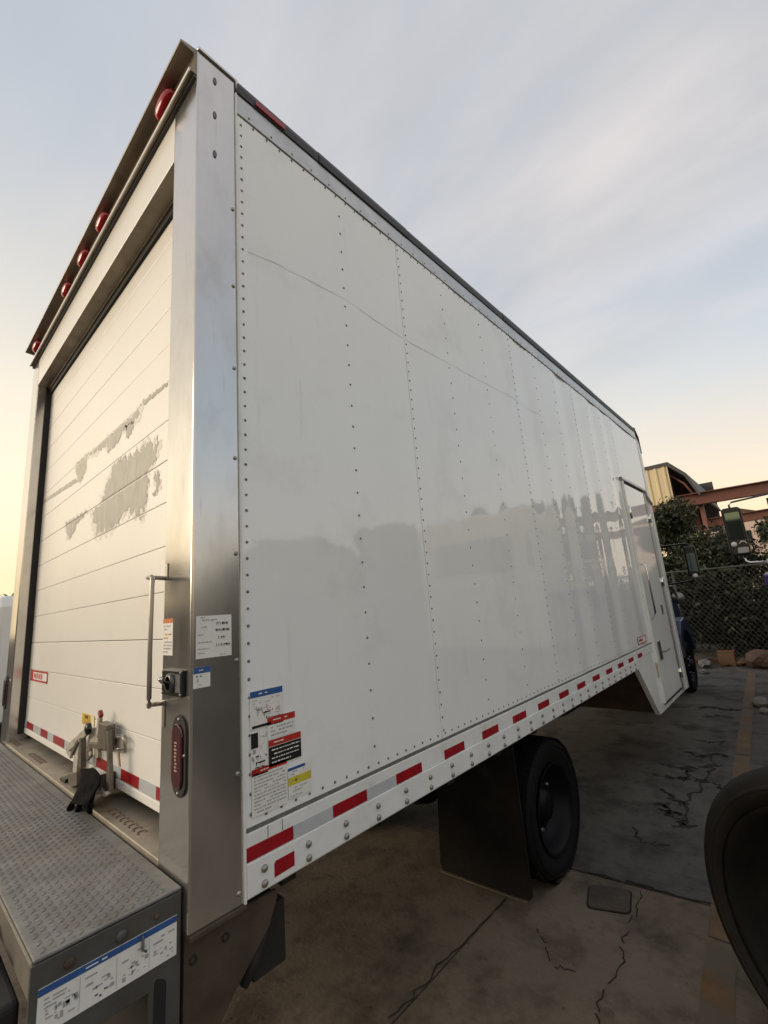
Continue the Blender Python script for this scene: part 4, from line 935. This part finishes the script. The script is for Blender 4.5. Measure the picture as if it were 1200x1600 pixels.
bm = BM(); cyl(bm, (-7.5, FY + .02, 1.97), (7.5, FY + .02, 1.97), .018, 8); obj('top_rail', bm, postm, FN)

# ------------------------------------------------------------------ trees
def leaves(name, blobs, n, size, m, parent, flat=1.0):
    C = []; 
    vol = np.array([b[3] * b[4] * b[5] for b in blobs]); pr = vol ** (2 / 3); pr /= pr.sum()
    idx = rng.choice(len(blobs), n, p=pr); B = np.array(blobs)[idx]
    d = rng.normal(size=(n, 3)); d /= np.linalg.norm(d, axis=1)[:, None]
    rad = rng.random(n) ** 0.45 * (1 + rng.normal(0, .10, n))
    P = B[:, :3] + d * B[:, 3:6] * rad[:, None]
    a = rng.normal(size=(n, 3)); a /= np.linalg.norm(a, axis=1)[:, None]
    b = np.cross(a, rng.normal(size=(n, 3))); b /= np.linalg.norm(b, axis=1)[:, None]
    s = size * rng.uniform(.55, 1.3, n)[:, None]
    V = np.empty((n, 4, 3)); V[:, 0] = P - a * s; V[:, 1] = P + b * s * .42; V[:, 2] = P + a * s; V[:, 3] = P - b * s * .42
    V = V.reshape(-1, 3); V[:, 2] = np.maximum(V[:, 2], G + .01)
    me = bpy.data.meshes.new(name); me.vertices.add(4 * n); me.vertices.foreach_set('co', V.ravel())
    me.loops.add(4 * n); me.loops.foreach_set('vertex_index', np.arange(4 * n, dtype=np.int32)); me.polygons.add(n)
    me.polygons.foreach_set('loop_start', np.arange(0, 4 * n, 4, dtype=np.int32)); me.update(calc_edges=True)
    ms = m if isinstance(m, list) else [m]
    for x in ms: me.materials.append(x)
    if len(ms) > 1: me.polygons.foreach_set('material_index', rng.choice(len(ms), n, p=[.7] + [.3 / (len(ms) - 1)] * (len(ms) - 1)).astype(np.int32))
    return link(name, me, parent)
def tree(name, lab, cat, x, y, h, rx, n, size, m, trunk=.09, base=None, group=None, nb=14):
    t = thing(name, lab, cat, (x, y, G), group)
    zb = h * .35 if base is None else base
    blobs = []
    for i in range(nb):
        a = random.uniform(0, 6.28); q = random.random() ** .6 * rx * .75; z = random.uniform(zb, h - .18 * rx); s = rx * random.uniform(.26, .5)
        k = 1 - .45 * (z - zb) / (h - zb)
        blobs.append((x + q * k * math.cos(a), y + q * k * math.sin(a), z, s, s, s * random.uniform(.6, .9)))
    leaves('crown', blobs, n, size, m, t)
    bm = BM(); tp = [(x, y, G), (x + .05, y, zb * .6), (x - .03, y + .04, zb + (h - zb) * .4), (x, y, zb + (h - zb) * .75)]
    tube(bm, tp, [trunk, trunk * .8, trunk * .5, trunk * .15], 8)
    for b in blobs[:7]: tube(bm, [(x, y, zb * .7), ((x + b[0]) / 2, (y + b[1]) / 2, (zb + b[2]) / 2 + .1), b[:3]], [trunk * .5, trunk * .3, trunk * .1], 6)
    obj('trunk', bm, bark, t, smooth=True)
    return t
tree('tree', 'leafy green tree beyond the fence, nearest to the truck body', 'tree', -1.25, 13.4, 3.80, 1.1, 22000, .058, [leafA, leafC, leafB], base=.35, nb=30)
tree('tree', 'low dark bushy tree behind the fence under the red beams', 'tree', -0.1, 13.2, 3.0, 1.3, 18000, .055, [leafB, leafA, leafC], base=.4, nb=26)
tree('tree', 'olive green tree behind the fence to the right of the mirror', 'tree', 1.5, 13.6, 3.28, 1.25, 15000, .058, [leafA, leafB, leafC], base=.7)
tree('tree', 'tall shrub filling the gap behind the purple trimmed tractor', 'tree', 3.6, 13.8, 3.9, 1.5, 9000, .07, [leafA, leafB], base=.6)
tree('tree', 'dark tree beyond the fence hidden largely by the truck body', 'tree', -3.4, 13.6, 3.9, 1.5, 9000, .07, [leafB, leafA], base=.6)
hb = []
for x in np.arange(-6.5, 6.5, .55): hb.append((x, 12.35 + random.uniform(-.2, .3), random.uniform(.6, 1.2), .6, .5, random.uniform(.7, .95)))
hg = leaves('hedge', hb, 22000, .075, [leafD, leafB], None); hg['kind'] = 'stuff'; tag(hg, 'dark undergrowth growing against the back of the chain link fence', 'hedge')
# palm at the left edge
PM = thing('palm_tree', 'small dark palm showing between truck and left picture edge', 'palm', (-17.4, 2.1, G))
bm = BM(); tube(bm, [(-17.4, 2.1, G), (-17.38, 2.1, 1.4), (-17.4, 2.1, 2.7)], [.2, .16, .14], 10); obj('trunk', bm, bark, PM, smooth=True)
for k in range(46):
    a = k * 2.4; el = random.uniform(-.1, 1.1); V = []; F = []; Ln = random.uniform(.8, 1.15)
    for i in range(9):
        t = i / 8; rr = Ln * t * math.cos(el * (1 - .5 * t)); zz = 2.75 + Ln * t * math.sin(el) - .45 * t * t
        c = Vector((-17.4 + rr * math.cos(a), 2.1 + rr * math.sin(a), zz)); w = .035 * math.sin(math.pi * min(1, t * .9 + .1)) + .006; sdv = Vector((-math.sin(a), math.cos(a), -.35)) * w; sd2 = Vector((math.sin(a), -math.cos(a), -.35)) * w
        V += [tuple(c + sdv), tuple(c), tuple(c + sd2)]
        if i:
            j = 3 * i; F += [(j - 3, j, j + 1, j - 2), (j - 2, j + 1, j + 2, j - 1)]
    quads_obj('frond', V, F, leafB, PM)

# ------------------------------------------------------------------ steel shed and crane beams beyond the trees
SH = thing('open_shed', 'open steel shed with tan corrugated end panel and dark sloping roof', 'shed', (-3.0, 21.5, G))
Y0 = 20.0
V = []; F = []
xs = np.arange(-7.6, -1.83, .05); i = 0
for x in xs:
    d = (-0.04 if (int(round((x + 8) / .05)) % 6) in (0, 1) else 0.0)
    V += [(x, Y0 + d, 4.84), (x, Y0 + d, 6.42)]
    if i: F.append((2 * i - 2, 2 * i, 2 * i + 1, 2 * i - 1))
    i += 1
quads_obj('corrugated_panel', V, F, tanmetal, SH)
prof = [(-7.6, 6.5), (-1.80, 6.47), (-1.28, 5.88), (-0.96, 4.95)]
bm = BM(); inner = [(-1.02, 4.90), (-1.36, 5.80), (-1.86, 6.33), (-7.6, 6.36)]
prism(bm, prof + inner, XZ, Y0 - .06, 26.0); obj('roof', bm, shedroof, SH)
bm = BM(); box(bm, -7.6, -1.05, 25.9, 26.0, 4.0, 6.4); obj('far_wall', bm, shedroof, SH)
for y in (20.1, 23, 25.8):
    bm = BM(); box(bm, -2.02, -1.84, y, y + .16, G, 6.36); obj('column', bm, redsteel, SH)
for y in (20.35, 23.2):
    bm = BM(); tube(bm, [(-1.95, y, 6.1), (-1.45, y, 5.55), (-1.12, y, 4.85)], .05, 6); obj('roof_brace', bm, redsteel, SH)
bm = BM(); box(bm, -7.6, -1.86, 20.08, 20.2, 4.55, 4.83); obj('girt', bm, redsteel, SH)
bm = BM(); box(bm, -7.6, -1.86, 20.4, 20.5, 4.2, 4.4); obj('girt', bm, redsteel, SH)
def ibeam(name, p0, p1, h, w, parent, m=redsteel):
    p0, p1 = Vector(p0), Vector(p1); d = (p1 - p0).normalized(); s = d.cross(Vector((0, 0, 1))).normalized(); up = Vector((0, 0, 1)); bm = BM(); t = .035
    for (a0, a1, b0, b1) in ((-w / 2, w / 2, h - t, h), (-w / 2, w / 2, 0, t), (-.02, .02, t, h - t)):
        q = [p + s * a + up * b for p in (p0, p1) for a, b in ((a0, b0), (a1, b0), (a1, b1), (a0, b1))]
        vs = [bm.verts.new(v) for v in q]
        for f in ((0, 1, 2, 3), (7, 6, 5, 4), (0, 4, 5, 1), (1, 5, 6, 2), (2, 6, 7, 3), (3, 7, 4, 0)): bm.faces.new([vs[i] for i in f])
    bmesh.ops.recalc_face_normals(bm, faces=bm.faces[:])
    return obj(name, bm, m, parent)
GB = thing('crane_gantry', 'rust red steel crane beams running to the right from the shed', 'gantry', (3, 21.5, G))
ibeam('crane_beam', (-1.75, 19.8, 4.55), (10.0, 25.5, 5.25), .46, .34, GB)
ibeam('crane_beam', (-1.05, 20.6, 3.72), (10.0, 24.6, 4.35), .34, .26, GB)
bm = BM(); box(bm, -1.14, -1.00, 20.3, 20.44, G, 4.62); obj('gantry_column', bm, redsteel, GB)
bm = BM(); box(bm, 6.0, 6.2, 23.0, 23.2, G, 4.9); obj('gantry_column', bm, redsteel, GB)
bm = BM(); box(bm, 0.82, 1.35, 21.6, 21.9, 4.35, 4.62); obj('trolley', bm, darktrim, GB, bevel=.03)
# pale buildings seen between the leaves
for x, y, w, h, lab in ((-0.8, 34.0, 3.2, 5.2, 'pale pink building far behind the crane beams, low between the leaves'), (5.0, 38.0, 6.0, 6.4, 'pale low building far behind the right hand tree')):
    b = thing('far_building', lab, 'building', (x, y, G)); pk = mat('pale_pink_wall', (.62, .48, .42), .7, var=.15, vscale=1)
    bm = BM(); box(bm, x - w / 2, x + w / 2, y, y + 4, G, h); obj('wall', bm, pk, b)
    bm = BM(); prism(bm, [(x - w / 2 - .2, h), (x, h + .7), (x + w / 2 + .2, h)], XZ, y - .2, y + 4.2); obj('roof', bm, brickm, b)
    for k in range(3):
        bm = BM(); wx = x - w / 2 + w * (k + .5) / 3; box(bm, wx - .35, wx + .35, y - .03, y + .02, h - 1.6, h - .7); obj('window', bm, glass, b)

# ------------------------------------------------------------------ litter by the fence
t = thing('cardboard_box', 'flattened brown cardboard box at the foot of the chain link fence', 'box', (-0.19, 10.9, G))
bm = BM(); box(bm, -0.32, -0.05, 10.8, 11.0, G, .31); obj('carton', bm, boxm, t, bevel=.006)
bm = BM(); prism(bm, [(-.33, .311), (-.04, .313), (-.02, .36), (-.31, .35)], XZ, 10.80, 10.806); obj('flap', bm, boxm, t)
def lump(name, x, y, z, s, m, lab, cat, squash=.6, group=None):
    bm = BM(); bmesh.ops.create_icosphere(bm, subdivisions=2, radius=s)
    for v in bm.verts:
        v.co *= random.uniform(.72, 1.2); v.co.z *= squash; v.co += Vector((x, y, z + s * squash * .7))
    o = obj(name, bm, m); o['label'] = lab; o['category'] = cat
    if group: o['group'] = group
    return o
lump('crumpled_paper', .50, 7.45, G, .10, paperm, 'crumpled pale paper trash on the ground right of the yellow line', 'litter', .7)
lump('crumpled_bag', .56, 7.05, G, .07, paperm, 'small crumpled bag in front of the paper trash by the yellow line', 'litter', .6)
lump('rubble_heap', .40, 10.75, G, .26, brickm, 'brown rubble heap at the fence foot beside the yellow line', 'rubble', .75)
lump('rubble_heap', .05, 10.95, G, .16, litterm, 'small dark rubble heap between cardboard box and brown heap', 'rubble', .6)
lump('white_bag', -.52, 10.6, G, .13, mat('bag_grey', (.15, .145, .14), .6, var=.3, vscale=9), 'grey white plastic bag by the fence next to the truck bumper', 'bag', .8)
lump('white_bag', -.46, 9.9, G, .08, MATS['bag_grey'], 'little pale bag on the ground ahead of the truck bumper', 'bag', .6)
V = []; F = []
for i in range(1600):
    x = random.uniform(-3, 4); y = 11.2 - abs(random.gauss(0, .28)); z = G + .004 + random.random() * .10 * max(0, 1 - (11.2 - y) / .6); s = random.uniform(.02, .05); a = random.uniform(0, 6.28); tl_ = random.uniform(-.6, .6); b = len(V)
    for du, dv in ((-s, 0), (0, -s * .5), (s, 0), (0, s * .5)): V.append((x + du * math.cos(a) - dv * math.sin(a), y + du * math.sin(a) + dv * math.cos(a), z + du * tl_ * .4 + .012))
    F.append((b, b + 1, b + 2, b + 3))
o = quads_obj('litter', V, F, litterm); o['kind'] = 'stuff'; tag(o, 'dry leaves and litter heaped along the foot of the fence', 'litter')
bm = BM(); box(bm, -7.5, 7.5, 11.15, 11.33, G - .05, G + .10); o = obj('kerb', bm, mat('rusty_kerb', (.07, .045, .035), .9, var=.4, vscale=4), None, bevel=.01); o['kind'] = 'structure'

# ------------------------------------------------------------------ white van far left
VN = thing('white_van', 'white van parked beyond the truck at the far left edge', 'van', (-8.5, 1.4, G))
bm = BM(); prism(bm, [(-10.6, .45), (-10.6, 1.15), (-9.7, 1.35), (-9.1, 2.15), (-8.8, 2.25), (-6.6, 2.25), (-6.5, 2.1), (-6.5, .45)], XZ, .45, 2.3); obj('van_body', bm, whitevan, VN, bevel=.06, seg=3)
bm = BM(); prism(bm, [(-9.55, 1.38), (-9.05, 2.05), (-8.4, 2.08), (-8.4, 1.38)], XZ, .438, .452); obj('side_window', bm, glass, VN)
bm = BM(); prism(bm, [(-8.2, 1.38), (-8.2, 2.08), (-6.7, 2.08), (-6.7, 1.38)], XZ, .438, .452); obj('side_window', bm, glass, VN)
bm = BM(); box(bm, -6.505, -6.49, .65, 2.1, 1.4, 2.1); obj('rear_window', bm, glass, VN)
bm = BM(); box(bm, -6.5, -6.40, .5, 2.25, .45, .68); obj('bumper', bm, blackplastic, VN, bevel=.02)
for x in (-9.7, -7.3):
    for y in (.62, 2.13):
        bm = BM(); lathe(bm, [(-.1, .2), (-.1, .33), (.1, .33), (.1, .2), (.06, .18), (.06, 0)], (x, y, G + .33), (0, -1 if y < 1 else 1, 0), 28); obj('wheel', bm, tyre_m, VN, smooth=True)
bm = BM(); box(bm, -6.49, -6.47, 2.12, 2.24, 1.0, 1.5); obj('tail_light', bm, redlens, VN, bevel=.01)

# ------------------------------------------------------------------ the other side of the yard, mirrored in the white panels
row = ((34.5, 12.5, .150, 1.25, 'low round tree across the yard nearest the truck rear'), (40.0, 12.5, .150, 1.15, 'second round tree across the yard counted from the truck rear'),
       (46.5, 13.0, .160, .95, 'narrow tree across the yard just before the taller pair'), (50.0, 12.8, .172, 1.0, 'taller tree of the pair across the yard'),
       (54.5, 13.5, .158, 1.0, 'tree across the yard right after the taller pair'), (58.5, 13.5, .168, 1.1, 'tree across the yard beside the tractor cab'),
       (63.0, 15.0, .190, 1.4, 'tall tree across the yard behind the tractor cab'), (69.0, 16.0, .185, 1.4, 'far tree across the yard behind the tractor hood'), (29.0, 14.0, .105, 1.5, 'broad low shrub at the near end of the row across the yard'))
for (az, D, tn, rx, lab) in row:
    a_ = math.radians(az); hh = 1.72 + tn * D - G
    tree('tree', lab, 'tree', -1.21 + D * math.cos(a_), -.556 + D * math.sin(a_), hh + .15, rx, 7000, .14, [leafB, leafA], trunk=.12, base=.5, nb=26)
WL = thing('block_wall', 'long grey block wall closing the far side of the yard', 'wall', (19.0, 8.0, G))
WL['kind'] = WL_KIND = 'thing'
bm = BM(); box(bm, 18.9, 19.2, -22, 46, G, 2.9); obj('wall_body', bm, wallm, WL)
bm = BM(); box(bm, 18.85, 19.25, -22, 46, 2.9, 3.02); obj('coping', bm, con_grey, WL)

WL2 = thing('block_wall', 'unseen grey block wall added behind the lift platform to block the low glow', 'wall', (-8.0, -17.0, G))  # unseen wall added to block the low glow in the rear post's reflection
WL2['kind'] = 'thing'
bm = BM(); box(bm, -60, 30, -17.2, -16.9, G, 3.3); obj('wall_body', bm, wallm, WL2)
bm = BM(); box(bm, -60, 30, -17.25, -16.85, 3.3, 3.42); obj('coping', bm, con_grey, WL2)
for (x, y, h, rx, lab) in ((-13.0, -8.0, 3.6, 1.7, 'unseen round tree added behind the truck to darken the post reflection'), (-18.0, -11.5, 4.6, 2.1, 'larger unseen tree added beside the wall to darken the post reflection'), (-15.5, -4.2, 3.7, 1.9, 'spreading unseen tree added beyond the lift platform to darken the post reflection'), (-16.5, -7.2, 4.0, 2.0, 'middle tree of the unseen group added to darken the post reflection')):  # unseen trees added as dark obstacles for the rear post to reflect
    tree('tree', lab, 'tree', x, y, h, rx, 4000, .16, [leafB, leafA], trunk=.14, base=.8, nb=16)
